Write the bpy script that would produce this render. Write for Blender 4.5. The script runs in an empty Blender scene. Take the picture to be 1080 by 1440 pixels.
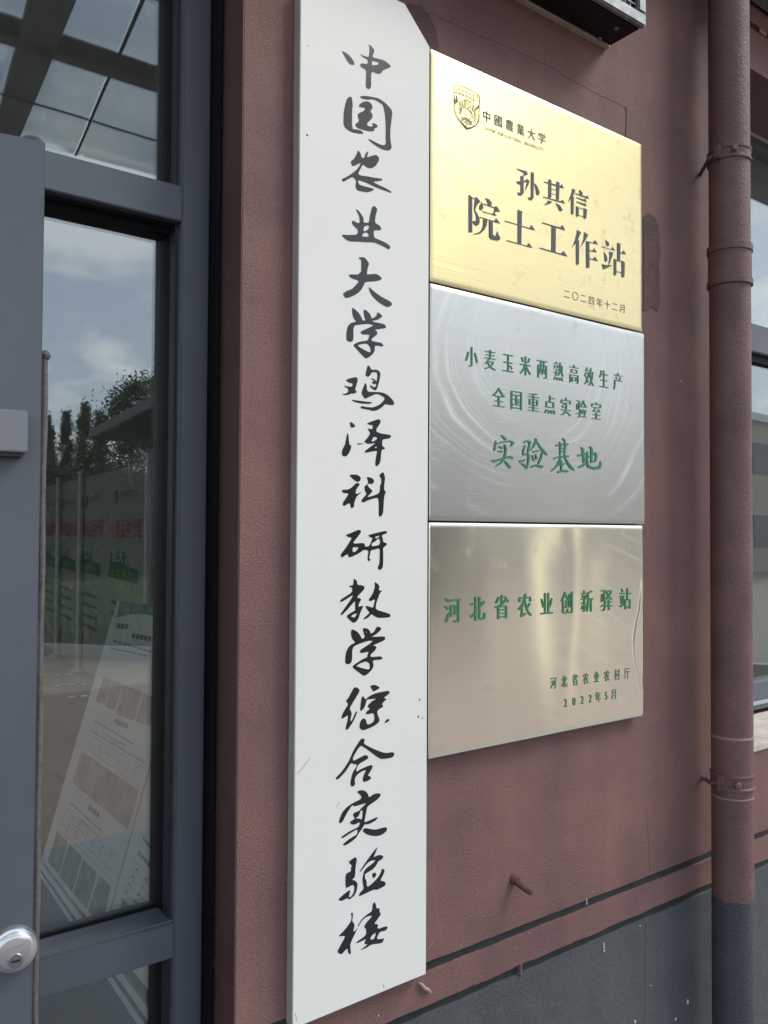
import bpy, bmesh, math, random
from mathutils import Vector, Matrix, noise
random.seed(7)
D = bpy.data
S = bpy.context.scene
COL = S.collection

# ------------------------------------------------------------------ camera
F = 1180.0                      # focal length in pixels of the 1080 x 1440 photograph
YAW, PITCH, ROLL = math.radians(36.72), math.radians(1.41), math.radians(0.302)
CAM = Vector((-0.911, -1.122, 1.5))
fw = Vector((math.sin(YAW)*math.cos(PITCH), math.cos(YAW)*math.cos(PITCH), math.sin(PITCH)))
rt = Vector((math.cos(YAW), -math.sin(YAW), 0)); up = rt.cross(fw)
rt, up = rt*math.cos(ROLL)+up*math.sin(ROLL), -rt*math.sin(ROLL)+up*math.cos(ROLL)
cam = D.objects.new('camera', D.cameras.new('camera')); COL.objects.link(cam)
cam.matrix_world = Matrix(((rt.x, up.x, -fw.x, CAM.x), (rt.y, up.y, -fw.y, CAM.y), (rt.z, up.z, -fw.z, CAM.z), (0, 0, 0, 1)))
cam.data.sensor_width = 36; cam.data.lens = F/1440*36
cam.data.clip_start = 0.02; cam.data.clip_end = 500
S.camera = cam

# ------------------------------------------------------------------ sky, sun, exposure
SUN_AZ = Vector((0.80, -0.60)).normalized(); SUN_EL = math.radians(48)
W = D.worlds.new('World'); S.world = W; W.use_nodes = True
nt = W.node_tree; nt.nodes.clear()
def N(nt, t, **k):
    n = nt.nodes.new(t)
    for a, b in k.items(): setattr(n, a, b)
    return n
sky = N(nt, 'ShaderNodeTexSky', sky_type='NISHITA', sun_disc=False, sun_elevation=SUN_EL,
        sun_rotation=math.atan2(SUN_AZ.x, SUN_AZ.y), dust_density=2.0, air_density=1.0)
geo = N(nt, 'ShaderNodeTexCoord')
sep = N(nt, 'ShaderNodeSeparateXYZ'); nt.links.new(geo.outputs['Generated'], sep.inputs[0])
zz = N(nt, 'ShaderNodeMath', operation='MAXIMUM'); nt.links.new(sep.outputs['Z'], zz.inputs[0]); zz.inputs[1].default_value = 0.0
za = N(nt, 'ShaderNodeMath', operation='ADD'); nt.links.new(zz.outputs[0], za.inputs[0]); za.inputs[1].default_value = 0.22
dv = N(nt, 'ShaderNodeVectorMath', operation='DIVIDE'); nt.links.new(geo.outputs['Generated'], dv.inputs[0]); nt.links.new(za.outputs[0], dv.inputs[1])
no = N(nt, 'ShaderNodeTexNoise'); no.inputs['Scale'].default_value = 3.3; no.inputs['Detail'].default_value = 9; no.inputs['Roughness'].default_value = 0.52; no.inputs['Distortion'].default_value = 0.25
nt.links.new(dv.outputs[0], no.inputs['Vector'])
cr = N(nt, 'ShaderNodeValToRGB'); cr.color_ramp.elements[0].position = 0.46; cr.color_ramp.elements[1].position = 0.62
nt.links.new(no.outputs[0], cr.inputs[0])
mx = N(nt, 'ShaderNodeMix', data_type='RGBA'); nt.links.new(cr.outputs[0], mx.inputs[0]); nt.links.new(sky.outputs[0], mx.inputs[6])
mx.inputs[7].default_value = (11.0, 11.0, 11.1, 1)
hz = N(nt, 'ShaderNodeMix', data_type='RGBA'); hz.inputs[0].default_value = 0.38      # thin veil over the whole sky
nt.links.new(mx.outputs[2], hz.inputs[6]); hz.inputs[7].default_value = (7.0, 7.9, 9.3, 1)
bg = N(nt, 'ShaderNodeBackground'); bg.inputs[1].default_value = 0.13
nt.links.new(hz.outputs[2], bg.inputs[0])
wo = N(nt, 'ShaderNodeOutputWorld'); nt.links.new(bg.outputs[0], wo.inputs[0])
sl = D.lights.new('sun', 'SUN'); sl.energy = 2.0; sl.angle = math.radians(22); sl.color = (1, 0.94, 0.85)
so = D.objects.new('sun', sl); COL.objects.link(so)
sd = Vector((SUN_AZ.x*math.cos(SUN_EL), SUN_AZ.y*math.cos(SUN_EL), math.sin(SUN_EL)))
so.rotation_euler = sd.to_track_quat('Z', 'Y').to_euler()
S.view_settings.view_transform = 'Standard'; S.view_settings.look = 'None'
S.view_settings.exposure = 0.62; S.view_settings.gamma = 1.0; S.view_settings.use_curve_mapping = False
S.render.engine = 'CYCLES'
S.cycles.max_bounces = 8; S.cycles.transparent_max_bounces = 12; S.cycles.caustics_reflective = False

# ------------------------------------------------------------------ measuring: photo pixel -> point on a plane of the place
def ray(px, py): return fw + rt*((px-540)/F) - up*((py-720)/F)
def at(px, py, Y=0.0):
    d = ray(px, py); return CAM + d*((Y-CAM.y)/d.y)
def on_plane(px, py, P, n):
    d = ray(px, py); return CAM + d*((P-CAM).dot(n)/d.dot(n))
def on_z(px, py, z):
    d = ray(px, py); return CAM + d*((z-CAM.z)/d.z)
def along(px, py, dist):
    d = ray(px, py); return CAM + d*dist

# ------------------------------------------------------------------ materials
MATS = {}
def mat(name, col, rough=0.6, metal=0.0, vary=0.0, vscale=6, bump=0.0, bscale=120, spec=0.5, col2=None, bdetail=3, bdist=0.01, coat=0, stretch=None, bump2=0, b2scale=10, ramp=(0.35, 0.7)):
    if name in MATS: return MATS[name]
    m = D.materials.new(name); m.use_nodes = True; t = m.node_tree; b = t.nodes['Principled BSDF']
    b.inputs['Base Color'].default_value = (*col, 1); b.inputs['Roughness'].default_value = rough
    b.inputs['Metallic'].default_value = metal; b.inputs['Specular IOR Level'].default_value = spec
    b.inputs['Coat Weight'].default_value = coat
    tc = N(t, 'ShaderNodeTexCoord'); src = tc.outputs['Object']
    if stretch:
        mp = N(t, 'ShaderNodeMapping'); mp.inputs['Scale'].default_value = stretch; t.links.new(src, mp.inputs[0]); src = mp.outputs[0]
    if vary or col2:
        n1 = N(t, 'ShaderNodeTexNoise'); n1.inputs['Scale'].default_value = vscale; n1.inputs['Detail'].default_value = 6; n1.inputs['Roughness'].default_value = 0.65
        t.links.new(src, n1.inputs['Vector'])
        r = N(t, 'ShaderNodeValToRGB'); r.color_ramp.elements[0].position = ramp[0]; r.color_ramp.elements[1].position = ramp[1]
        c2 = col2 or tuple(c*(1-vary) for c in col)
        r.color_ramp.elements[0].color = (*col, 1); r.color_ramp.elements[1].color = (*c2, 1)
        t.links.new(n1.outputs[0], r.inputs[0]); t.links.new(r.outputs[0], b.inputs['Base Color'])
        rr = N(t, 'ShaderNodeMapRange'); rr.inputs[3].default_value = rough*0.88; rr.inputs[4].default_value = min(1, rough*1.12)
        t.links.new(n1.outputs[0], rr.inputs[0]); t.links.new(rr.outputs[0], b.inputs['Roughness'])
    last = None
    for (bb, bs, bd) in ((bump, bscale, bdetail), (bump2, b2scale, 2)):
        if bb:
            n2 = N(t, 'ShaderNodeTexNoise'); n2.inputs['Scale'].default_value = bs; n2.inputs['Detail'].default_value = bd
            t.links.new(src, n2.inputs['Vector'])
            bp = N(t, 'ShaderNodeBump'); bp.inputs['Strength'].default_value = bb; bp.inputs['Distance'].default_value = bdist
            t.links.new(n2.outputs[0], bp.inputs['Height'])
            if last: t.links.new(last.outputs[0], bp.inputs['Normal'])
            last = bp
    if last: t.links.new(last.outputs[0], b.inputs['Normal'])
    MATS[name] = m; return m

def stucco(name, col, col2, rough_patch=True):
    m = D.materials.new(name); m.use_nodes = True; t = m.node_tree; b = t.nodes['Principled BSDF']
    L = t.links.new
    tc = N(t, 'ShaderNodeTexCoord'); o = tc.outputs['Object']
    big = N(t, 'ShaderNodeTexNoise'); big.inputs['Scale'].default_value = 3.6; big.inputs['Detail'].default_value = 5; L(o, big.inputs['Vector'])
    r1 = N(t, 'ShaderNodeValToRGB'); r1.color_ramp.elements[0].position = .35; r1.color_ramp.elements[1].position = .68
    r1.color_ramp.elements[0].color = (*col, 1); r1.color_ramp.elements[1].color = (*col2, 1); L(big.outputs[0], r1.inputs[0])
    sm_ = N(t, 'ShaderNodeMapping'); sm_.inputs['Scale'].default_value = (16, 16, 1.1); L(o, sm_.inputs[0])
    sn = N(t, 'ShaderNodeTexNoise'); sn.inputs['Scale'].default_value = 1; sn.inputs['Detail'].default_value = 6; sn.inputs['Roughness'].default_value = .6; L(sm_.outputs[0], sn.inputs['Vector'])
    sr = N(t, 'ShaderNodeValToRGB'); sr.color_ramp.elements[0].position = .3; sr.color_ramp.elements[1].position = .7
    sr.color_ramp.elements[0].color = (.90, .91, .93, 1); sr.color_ramp.elements[1].color = (1.06, 1.04, 1.02, 1); L(sn.outputs[0], sr.inputs[0])
    st_ = N(t, 'ShaderNodeMix', data_type='RGBA', blend_type='MULTIPLY'); st_.inputs[0].default_value = 1; L(r1.outputs[0], st_.inputs[6]); L(sr.outputs[0], st_.inputs[7])
    # fine pale grains and small dark pits
    fine = N(t, 'ShaderNodeTexNoise'); fine.inputs['Scale'].default_value = 330; fine.inputs['Detail'].default_value = 2; L(o, fine.inputs['Vector'])
    r2 = N(t, 'ShaderNodeValToRGB'); r2.color_ramp.elements[0].position = .42; r2.color_ramp.elements[1].position = .74
    r2.color_ramp.elements[0].color = (.93, .93, .93, 1); r2.color_ramp.elements[1].color = (1.42, 1.42, 1.42, 1); L(fine.outputs[0], r2.inputs[0])
    mu = N(t, 'ShaderNodeMix', data_type='RGBA', blend_type='MULTIPLY'); mu.inputs[0].default_value = 1; L(st_.outputs[2], mu.inputs[6]); L(r2.outputs[0], mu.inputs[7])
    vo = N(t, 'ShaderNodeTexVoronoi'); vo.inputs['Scale'].default_value = 34; L(o, vo.inputs['Vector'])
    rp = N(t, 'ShaderNodeValToRGB'); rp.color_ramp.elements[0].position = .035; rp.color_ramp.elements[1].position = .07
    rp.color_ramp.elements[0].color = (.45, .42, .42, 1); rp.color_ramp.elements[1].color = (1, 1, 1, 1); L(vo.outputs['Distance'], rp.inputs[0])
    n3 = N(t, 'ShaderNodeTexNoise'); n3.inputs['Scale'].default_value = 9; L(o, n3.inputs['Vector'])
    g3 = N(t, 'ShaderNodeMath', operation='GREATER_THAN'); g3.inputs[1].default_value = .58; L(n3.outputs[0], g3.inputs[0])
    mp = N(t, 'ShaderNodeMix', data_type='RGBA', blend_type='MULTIPLY'); L(g3.outputs[0], mp.inputs[0]); L(mu.outputs[2], mp.inputs[6]); L(rp.outputs[0], mp.inputs[7])
    L(mp.outputs[2], b.inputs['Base Color'])
    b.inputs['Roughness'].default_value = 0.72; b.inputs['Specular IOR Level'].default_value = 0.35
    # relief: trowelled ripples whose strength changes from place to place
    ms = N(t, 'ShaderNodeTexNoise'); ms.inputs['Scale'].default_value = 3.2; ms.inputs['Detail'].default_value = 2; L(o, ms.inputs['Vector'])
    mr = N(t, 'ShaderNodeMapRange'); mr.inputs[1].default_value = .35; mr.inputs[2].default_value = .7; mr.inputs[3].default_value = .12; mr.inputs[4].default_value = 1.0; L(ms.outputs[0], mr.inputs[0])
    n4 = N(t, 'ShaderNodeTexNoise'); n4.inputs['Scale'].default_value = 270; n4.inputs['Detail'].default_value = 8; n4.inputs['Roughness'].default_value = .62; n4.inputs['Distortion'].default_value = .15; L(o, n4.inputs['Vector'])
    bp = N(t, 'ShaderNodeBump'); bp.inputs['Distance'].default_value = .0030; L(mr.outputs[0], bp.inputs['Strength']); L(n4.outputs[0], bp.inputs['Height'])
    n5 = N(t, 'ShaderNodeTexNoise'); n5.inputs['Scale'].default_value = 14; n5.inputs['Detail'].default_value = 2; L(o, n5.inputs['Vector'])
    bq = N(t, 'ShaderNodeBump'); bq.inputs['Distance'].default_value = .006; bq.inputs['Strength'].default_value = .5; L(n5.outputs[0], bq.inputs['Height']); L(bp.outputs[0], bq.inputs['Normal'])
    L(bq.outputs[0], b.inputs['Normal'])
    return m

BROWN = stucco('brown_stucco', (.215, .120, .104), (.155, .086, .085))
GREY = stucco('grey_plinth_paint', (.084, .089, .096), (.068, .073, .080))
PATCHP = mat('dark_patch_paint', (.105, .052, .048), .75, bump=.6, bscale=180, bdist=.003, vary=.3, vscale=20)
REVEAL = mat('smooth_brown_reveal', (.098, .046, .040), .6, bump=.3, bscale=160, bdist=.002, vary=.15, vscale=9)
GROOVE = mat('groove_strip', (.028, .032, .032), .6, vary=.4, vscale=30, bump=.4, bscale=90, bdist=.002)
WHITE = mat('white_board_paint', (.80, .80, .765), .42, vary=.035, vscale=1.6, bump=.08, bscale=35, bdist=.002, coat=.15)
BEDGE = mat('board_edge_paint', (.40, .385, .35), .55, vary=.15, vscale=14, bump=.2, bscale=70, bdist=.002)
INK = mat('black_vinyl', (.012, .013, .017), .32, vary=.2, vscale=20, spec=.55, coat=.2)
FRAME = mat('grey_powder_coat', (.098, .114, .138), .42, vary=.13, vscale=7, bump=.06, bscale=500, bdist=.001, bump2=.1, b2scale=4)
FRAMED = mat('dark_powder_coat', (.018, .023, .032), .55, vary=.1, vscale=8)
RUB = mat('black_rubber', (.006, .007, .009), .6, vary=.3, vscale=30, bump=.2, bscale=60, bdist=.002, spec=.15)
BLACK = mat('black_enamel', (.007, .007, .008), .5, vary=.3, vscale=25, bump=.15, bscale=200, bdist=.001, spec=.2)
ALU = mat('dusty_aluminium', (.30, .32, .34), .45, metal=.5, vary=.45, vscale=40, bump=.15, bscale=150, bdist=.001)
CREAM = mat('cream_backing', (.55, .45, .38), .7, vary=.2, vscale=30)
PIPEM = mat('brown_pipe_paint', (.175, .094, .086), .6, vary=.34, vscale=9, bump=.75, bscale=170, bdist=.0022, spec=.45)
PIPEG = mat('grey_pipe_paint', (.062, .067, .074), .6, vary=.3, vscale=12, bump=.8, bscale=170, bdist=.0022)
STEELL = mat('lock_steel', (.62, .63, .64), .28, metal=.85, bump=.05, bscale=300, bdist=.0005)
STEELD = mat('lock_core_steel', (.32, .33, .34), .3, metal=.9)
SEAL = mat('grey_pile', (.17, .165, .155), .95, vary=.4, vscale=120, bump=.8, bscale=700, bdist=.002)
WHITEP = mat('white_paint', (.72, .72, .70), .5, vary=.08, vscale=12)
GREENINK = mat('green_ink', (.03, .21, .11), .5, vary=.12, vscale=30)
GREENINK2 = mat('dark_green_ink', (.045, .22, .09), .5, vary=.12, vscale=30)
SLATEINK = mat('slate_ink', (.06, .075, .09), .5, vary=.1, vscale=30)
BROWNINK = mat('brown_ink', (.13, .10, .075), .5)
TEALINK = mat('teal_ink', (.045, .15, .125), .5)

def metal_plate(name, col, col2, rough, swirl, sc=1.0, centre=(0, 0, 0), wavy=.35, brush=.3, aniso=.6, gain=1.12):
    m = D.materials.new(name); m.use_nodes = True; t = m.node_tree; b = t.nodes['Principled BSDF']; L = t.links.new
    b.inputs['Metallic'].default_value = 1.0
    b.inputs['Anisotropic'].default_value = aniso
    tg = N(t, 'ShaderNodeCombineXYZ'); tg.inputs[2].default_value = 1.0; L(tg.outputs[0], b.inputs['Tangent'])
    tc = N(t, 'ShaderNodeTexCoord'); o = tc.outputs['Object']
    # wiping marks: rings bent by noise, broken up by a second noise
    mp = N(t, 'ShaderNodeMapping'); mp.inputs['Location'].default_value = centre; mp.inputs['Scale'].default_value = (1, 1, 1.25); L(o, mp.inputs[0])
    dn = N(t, 'ShaderNodeTexNoise'); dn.inputs['Scale'].default_value = 3.0; dn.inputs['Detail'].default_value = 2; L(mp.outputs[0], dn.inputs['Vector'])
    ad = N(t, 'ShaderNodeVectorMath', operation='MULTIPLY_ADD'); L(dn.outputs['Color'], ad.inputs[0]); ad.inputs[1].default_value = (.12, 0, .12); L(mp.outputs[0], ad.inputs[2])
    wv = N(t, 'ShaderNodeVectorMath', operation='LENGTH'); L(ad.outputs[0], wv.inputs[0])
    n1 = N(t, 'ShaderNodeTexNoise', noise_dimensions='1D'); n1.inputs['Scale'].default_value = 34; n1.inputs['Detail'].default_value = 6; n1.inputs['Roughness'].default_value = .72; L(wv.outputs['Value'], n1.inputs['W'])
    bk = N(t, 'ShaderNodeTexNoise'); bk.inputs['Scale'].default_value = 5; bk.inputs['Detail'].default_value = 3; L(o, bk.inputs['Vector'])
    bm = N(t, 'ShaderNodeMapRange'); bm.inputs[1].default_value = .42; bm.inputs[2].default_value = .68; L(bk.outputs[0], bm.inputs[0])
    rm = N(t, 'ShaderNodeMapRange'); rm.inputs[1].default_value = .5; rm.inputs[2].default_value = .75; L(n1.outputs[0], rm.inputs[0])
    sw = N(t, 'ShaderNodeMath', operation='MULTIPLY'); L(bm.outputs[0], sw.inputs[0]); L(rm.outputs[0], sw.inputs[1])
    # brushing along the length
    mb = N(t, 'ShaderNodeMapping'); mb.inputs['Scale'].default_value = (4, 4, 420); L(o, mb.inputs[0])
    nb = N(t, 'ShaderNodeTexNoise'); nb.inputs['Scale'].default_value = 1.0; nb.inputs['Detail'].default_value = 5; L(mb.outputs[0], nb.inputs['Vector'])
    # blotches and grime
    gn = N(t, 'ShaderNodeTexNoise'); gn.inputs['Scale'].default_value = 22; gn.inputs['Detail'].default_value = 7; gn.inputs['Roughness'].default_value = .75; L(o, gn.inputs['Vector'])
    gr = N(t, 'ShaderNodeValToRGB'); gr.color_ramp.elements[0].position = .57; gr.color_ramp.elements[1].position = .72; L(gn.outputs[0], gr.inputs[0])
    c1 = N(t, 'ShaderNodeMix', data_type='RGBA'); c1.inputs[6].default_value = (*col, 1); c1.inputs[7].default_value = (*[min(1, c*gain) for c in col], 1)
    L(sw.outputs[0], c1.inputs[0])
    c2 = N(t, 'ShaderNodeMix', data_type='RGBA'); c2.inputs[7].default_value = (*col2, 1); L(c1.outputs[2], c2.inputs[6])
    gm = N(t, 'ShaderNodeMath', operation='MULTIPLY'); gm.inputs[1].default_value = .75; L(gr.outputs[0], gm.inputs[0]); L(gm.outputs[0], c2.inputs[0])
    L(c2.outputs[2], b.inputs['Base Color'])
    ro = N(t, 'ShaderNodeMath', operation='MULTIPLY_ADD'); L(sw.outputs[0], ro.inputs[0]); ro.inputs[1].default_value = swirl; ro.inputs[2].default_value = rough
    ro2 = N(t, 'ShaderNodeMath', operation='MULTIPLY_ADD'); L(gr.outputs[0], ro2.inputs[0]); ro2.inputs[1].default_value = .12; L(ro.outputs[0], ro2.inputs[2])
    L(ro2.outputs[0], b.inputs['Roughness'])
    bp = N(t, 'ShaderNodeBump'); bp.inputs['Distance'].default_value = .0004; bp.inputs['Strength'].default_value = brush; L(nb.outputs[0], bp.inputs['Height'])
    wn = N(t, 'ShaderNodeTexNoise'); wn.inputs['Scale'].default_value = 5; wn.inputs['Detail'].default_value = 1; L(o, wn.inputs['Vector'])
    bw = N(t, 'ShaderNodeBump'); bw.inputs['Distance'].default_value = .006; bw.inputs['Strength'].default_value = wavy; L(wn.outputs[0], bw.inputs['Height']); L(bp.outputs[0], bw.inputs['Normal'])
    L(bw.outputs[0], b.inputs['Normal'])
    return m
BRASS = metal_plate('brushed_brass', (.68, .59, .33), (.40, .31, .15), .34, .10, centre=(-.1, 0, -1.2), wavy=.10, brush=.5)
STEEL = metal_plate('wiped_steel', (.505, .52, .50), (.35, .36, .35), .30, .15, centre=(-.30, 0, -2.36), wavy=.14, gain=1.22)
STEEL2 = metal_plate('warm_steel', (.84, .83, .725), (.62, .60, .52), .17, .05, centre=(-.32, 0, -1.22), wavy=.22, brush=.08, aniso=.85)

def glass(name, tint=(.80, .83, .82), r0=.165, wav=.03):
    m = D.materials.new(name); m.use_nodes = True; t = m.node_tree; t.nodes.clear(); L = t.links.new
    tr = N(t, 'ShaderNodeBsdfTransparent'); tr.inputs[0].default_value = (*tint, 1)
    gl = N(t, 'ShaderNodeBsdfGlossy'); gl.inputs['Roughness'].default_value = .004; gl.inputs[0].default_value = (.90, .96, .97, 1)
    gi = N(t, 'ShaderNodeNewGeometry'); dt = N(t, 'ShaderNodeVectorMath', operation='DOT_PRODUCT'); L(gi.outputs['Incoming'], dt.inputs[0]); L(gi.outputs['Normal'], dt.inputs[1])
    ab = N(t, 'ShaderNodeMath', operation='ABSOLUTE'); L(dt.outputs['Value'], ab.inputs[0])
    om = N(t, 'ShaderNodeMath', operation='SUBTRACT'); om.inputs[0].default_value = 1; L(ab.outputs[0], om.inputs[1])
    pw = N(t, 'ShaderNodeMath', operation='POWER'); L(om.outputs[0], pw.inputs[0]); pw.inputs[1].default_value = 5
    fr = N(t, 'ShaderNodeMath', operation='MULTIPLY_ADD'); L(pw.outputs[0], fr.inputs[0]); fr.inputs[1].default_value = 1-r0; fr.inputs[2].default_value = r0
    tc = N(t, 'ShaderNodeTexCoord'); n = N(t, 'ShaderNodeTexNoise'); n.inputs['Scale'].default_value = 2.2; L(tc.outputs['Object'], n.inputs['Vector'])
    bp = N(t, 'ShaderNodeBump'); bp.inputs['Strength'].default_value = wav; bp.inputs['Distance'].default_value = .02; L(n.outputs[0], bp.inputs['Height']); L(bp.outputs[0], gl.inputs['Normal'])
    mi = N(t, 'ShaderNodeMixShader'); L(fr.outputs[0], mi.inputs[0]); L(tr.outputs[0], mi.inputs[1]); L(gl.outputs[0], mi.inputs[2])
    # a thin film of dust
    df = N(t, 'ShaderNodeBsdfDiffuse'); df.inputs[0].default_value = (.4, .4, .38, 1)
    dn = N(t, 'ShaderNodeTexNoise'); dn.inputs['Scale'].default_value = 40; dn.inputs['Detail'].default_value = 6; L(tc.outputs['Object'], dn.inputs['Vector'])
    mr = N(t, 'ShaderNodeMapRange'); mr.inputs[1].default_value = .3; mr.inputs[2].default_value = .8; mr.inputs[3].default_value = .01; mr.inputs[4].default_value = .05; L(dn.outputs[0], mr.inputs[0])
    m2 = N(t, 'ShaderNodeMixShader'); L(mr.outputs[0], m2.inputs[0]); L(mi.outputs[0], m2.inputs[1]); L(df.outputs[0], m2.inputs[2])
    o = N(t, 'ShaderNodeOutputMaterial'); L(m2.outputs[0], o.inputs[0])
    return m
GLASS = glass('window_glass')
ROOFGLASS = glass('canopy_glass', (.93, .95, .95), .04, 0)

# ------------------------------------------------------------------ mesh helpers
def link(name, bm, m, parent=None, smooth=False):
    if smooth:
        for e in bm.edges:
            if len(e.link_faces) == 2 and e.calc_face_angle(0) > .6: e.smooth = False
    me = D.meshes.new(name); bm.to_mesh(me); bm.free()
    for x in (m if isinstance(m, (list, tuple)) else [m]): me.materials.append(x)
    if smooth:
        for p in me.polygons: p.use_smooth = True
    o = D.objects.new(name, me); COL.objects.link(o)
    if parent: o.parent = parent
    return o
def thing(name, label, cat, group=None, loc=(0, 0, 0)):
    o = D.objects.new(name, None); COL.objects.link(o); o.empty_display_size = .1; o.location = loc
    o['label'] = label; o['category'] = cat
    if group: o['group'] = group
    return o
def tag(o, label=None, cat=None, group=None, kind=None):
    if label: o['label'] = label
    if cat: o['category'] = cat
    if group: o['group'] = group
    if kind: o['kind'] = kind
    return o
def box(bm, x0, x1, y0, y1, z0, z1, bev=0):
    r = bmesh.ops.create_cube(bm, size=1)
    for v in r['verts']:
        v.co = Vector(((x0+x1)/2+v.co.x*(x1-x0), (y0+y1)/2+v.co.y*(y1-y0), (z0+z1)/2+v.co.z*(z1-z0)))
    if bev:
        es = list({e for v in r['verts'] for e in v.link_edges})
        bmesh.ops.bevel(bm, geom=es, offset=bev, segments=2, affect='EDGES', clamp_overlap=True)
    return bm
def BX(*a, **k): return box(bmesh.new(), *a, **k)
def prism(pts, off, bev=0):
    """closed outline of 3-D points, thickened by the vector off"""
    bm = bmesh.new(); a = [bm.verts.new(p) for p in pts]; b = [bm.verts.new(Vector(p)+Vector(off)) for p in pts]
    bm.faces.new(a); bm.faces.new(list(reversed(b)))
    n = len(pts)
    for i in range(n): bm.faces.new([a[i], b[i], b[(i+1) % n], a[(i+1) % n]])
    bmesh.ops.recalc_face_normals(bm, faces=bm.faces)
    if bev: bmesh.ops.bevel(bm, geom=list(bm.edges), offset=bev, segments=2, affect='EDGES')
    return bm
def lathe(bm, prof, axis_o, axis_d, seg=32, cap=True):
    """profile [(radius, distance along axis)]"""
    d = Vector(axis_d).normalized(); a = d.orthogonal().normalized(); b = d.cross(a); o = Vector(axis_o)
    rings = [[bm.verts.new(o+d*h+(a*math.cos(2*math.pi*i/seg)+b*math.sin(2*math.pi*i/seg))*max(r, 1e-5)) for i in range(seg)] for r, h in prof]
    for p, q in zip(rings, rings[1:]):
        for i in range(seg): bm.faces.new([p[i], p[(i+1) % seg], q[(i+1) % seg], q[i]])
    if cap:
        bm.faces.new(list(reversed(rings[0]))); bm.faces.new(rings[-1])
    bmesh.ops.recalc_face_normals(bm, faces=bm.faces)
    return bm
def tube(pts, r, seg=8):
    bm = bmesh.new(); rings = []
    for i, p in enumerate(pts):
        p = Vector(p); d = (Vector(pts[min(i+1, len(pts)-1)])-Vector(pts[max(i-1, 0)])).normalized()
        a = d.cross(Vector((.31, .87, .12))).normalized(); b = d.cross(a)
        rr = r[i] if isinstance(r, (list, tuple)) else r
        rings.append([bm.verts.new(p+(a*math.cos(2*math.pi*k/seg)+b*math.sin(2*math.pi*k/seg))*rr) for k in range(seg)])
    for p, q in zip(rings, rings[1:]):
        for k in range(seg): bm.faces.new([p[k], p[(k+1) % seg], q[(k+1) % seg], q[k]])
    bm.faces.new(list(reversed(rings[0]))); bm.faces.new(rings[-1])
    bmesh.ops.recalc_face_normals(bm, faces=bm.faces)
    return bm
def wobbly_slab(x0, x1, y0, y1, z0, z1, wob_top=.0, wob_bot=.0, step=.02, seed=0):
    """wall course whose upper and lower arris wander a little"""
    bm = bmesh.new(); n = max(1, int((x1-x0)/step)); prev = None; first = None
    for i in range(n+1):
        x = x0+(x1-x0)*i/n
        zt = z1+wob_top*noise.noise(Vector((x*14, seed, 0)))*1.6+wob_top*.6*noise.noise(Vector((x*60, seed, 3)))
        zb = z0+wob_bot*noise.noise(Vector((x*14, seed+9, 0)))*1.6+wob_bot*.6*noise.noise(Vector((x*60, seed+9, 3)))
        q = [bm.verts.new(c) for c in ((x, y0, zb), (x, y0, zt), (x, y1, zt), (x, y1, zb))]
        if prev:
            for k in range(4): bm.faces.new([prev[k], prev[(k+1) % 4], q[(k+1) % 4], q[k]])
        else: bm.faces.new(q)
        prev = q
    bm.faces.new(list(reversed(prev)))
    bmesh.ops.recalc_face_normals(bm, faces=bm.faces)
    return bm

# ---- flat print: outlines and type turned into thin meshes
def chaikin(p, t=.22):
    out = []
    for i in range(len(p)):
        a, b = p[i], p[(i+1) % len(p)]
        out.append((a[0]+(b[0]-a[0])*t, a[1]+(b[1]-a[1])*t)); out.append((b[0]-(b[0]-a[0])*t, b[1]-(b[1]-a[1])*t))
    return out
def fill2d(loops):
    """even-odd filled outlines -> (verts2d, faces)"""
    cu = D.curves.new('fill', 'CURVE'); cu.dimensions = '2D'; cu.fill_mode = 'BOTH'
    for lp in loops:
        sp = cu.splines.new('POLY'); sp.points.add(len(lp)-1); sp.use_cyclic_u = True
        for q, (x, y) in zip(sp.points, lp): q.co = (x, y, 0, 1)
    o = D.objects.new('fill', cu); COL.objects.link(o)
    me = o.to_mesh(); v = [(q.co.x, q.co.y) for q in me.vertices]; f = [tuple(p.vertices) for p in me.polygons]
    o.to_mesh_clear(); D.objects.remove(o); D.curves.remove(cu)
    return v, f
DISP = {}
def flat_mesh(name, pieces, mapf, m, parent):
    if parent in DISP:
        fn, e = DISP[parent]; g0 = mapf
        mapf = lambda x, y, l: (lambda p: (p[0], p[1]+fn(p[0], p[2], *e)-.0003, p[2]))(g0(x, y, l))
    """pieces: list of (verts2d, faces, lift)"""
    V, Fc = [], []
    for v, f, lift in pieces:
        b = len(V); V += [mapf(x, y, lift) for x, y in v]; Fc += [tuple(i+b for i in q) for q in f]
    me = D.meshes.new(name); me.from_pydata([tuple(q) for q in V], [], Fc); me.materials.append(m)
    o = D.objects.new(name, me); COL.objects.link(o); o.parent = parent
    return o
GC = {}
def glyph(ch, off=0.0):
    if (ch, off) in GC: return GC[(ch, off)]
    cu = D.curves.new('type', 'FONT'); cu.body = ch; cu.size = 1; cu.offset = off; cu.resolution_u = 3
    o = D.objects.new('type', cu); COL.objects.link(o); me = o.to_mesh()
    v = [(q.co.x, q.co.y) for q in me.vertices]; f = [tuple(p.vertices) for p in me.polygons]
    o.to_mesh_clear(); D.objects.remove(o); D.curves.remove(cu)
    GC[(ch, off)] = (v, f); return v, f
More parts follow.
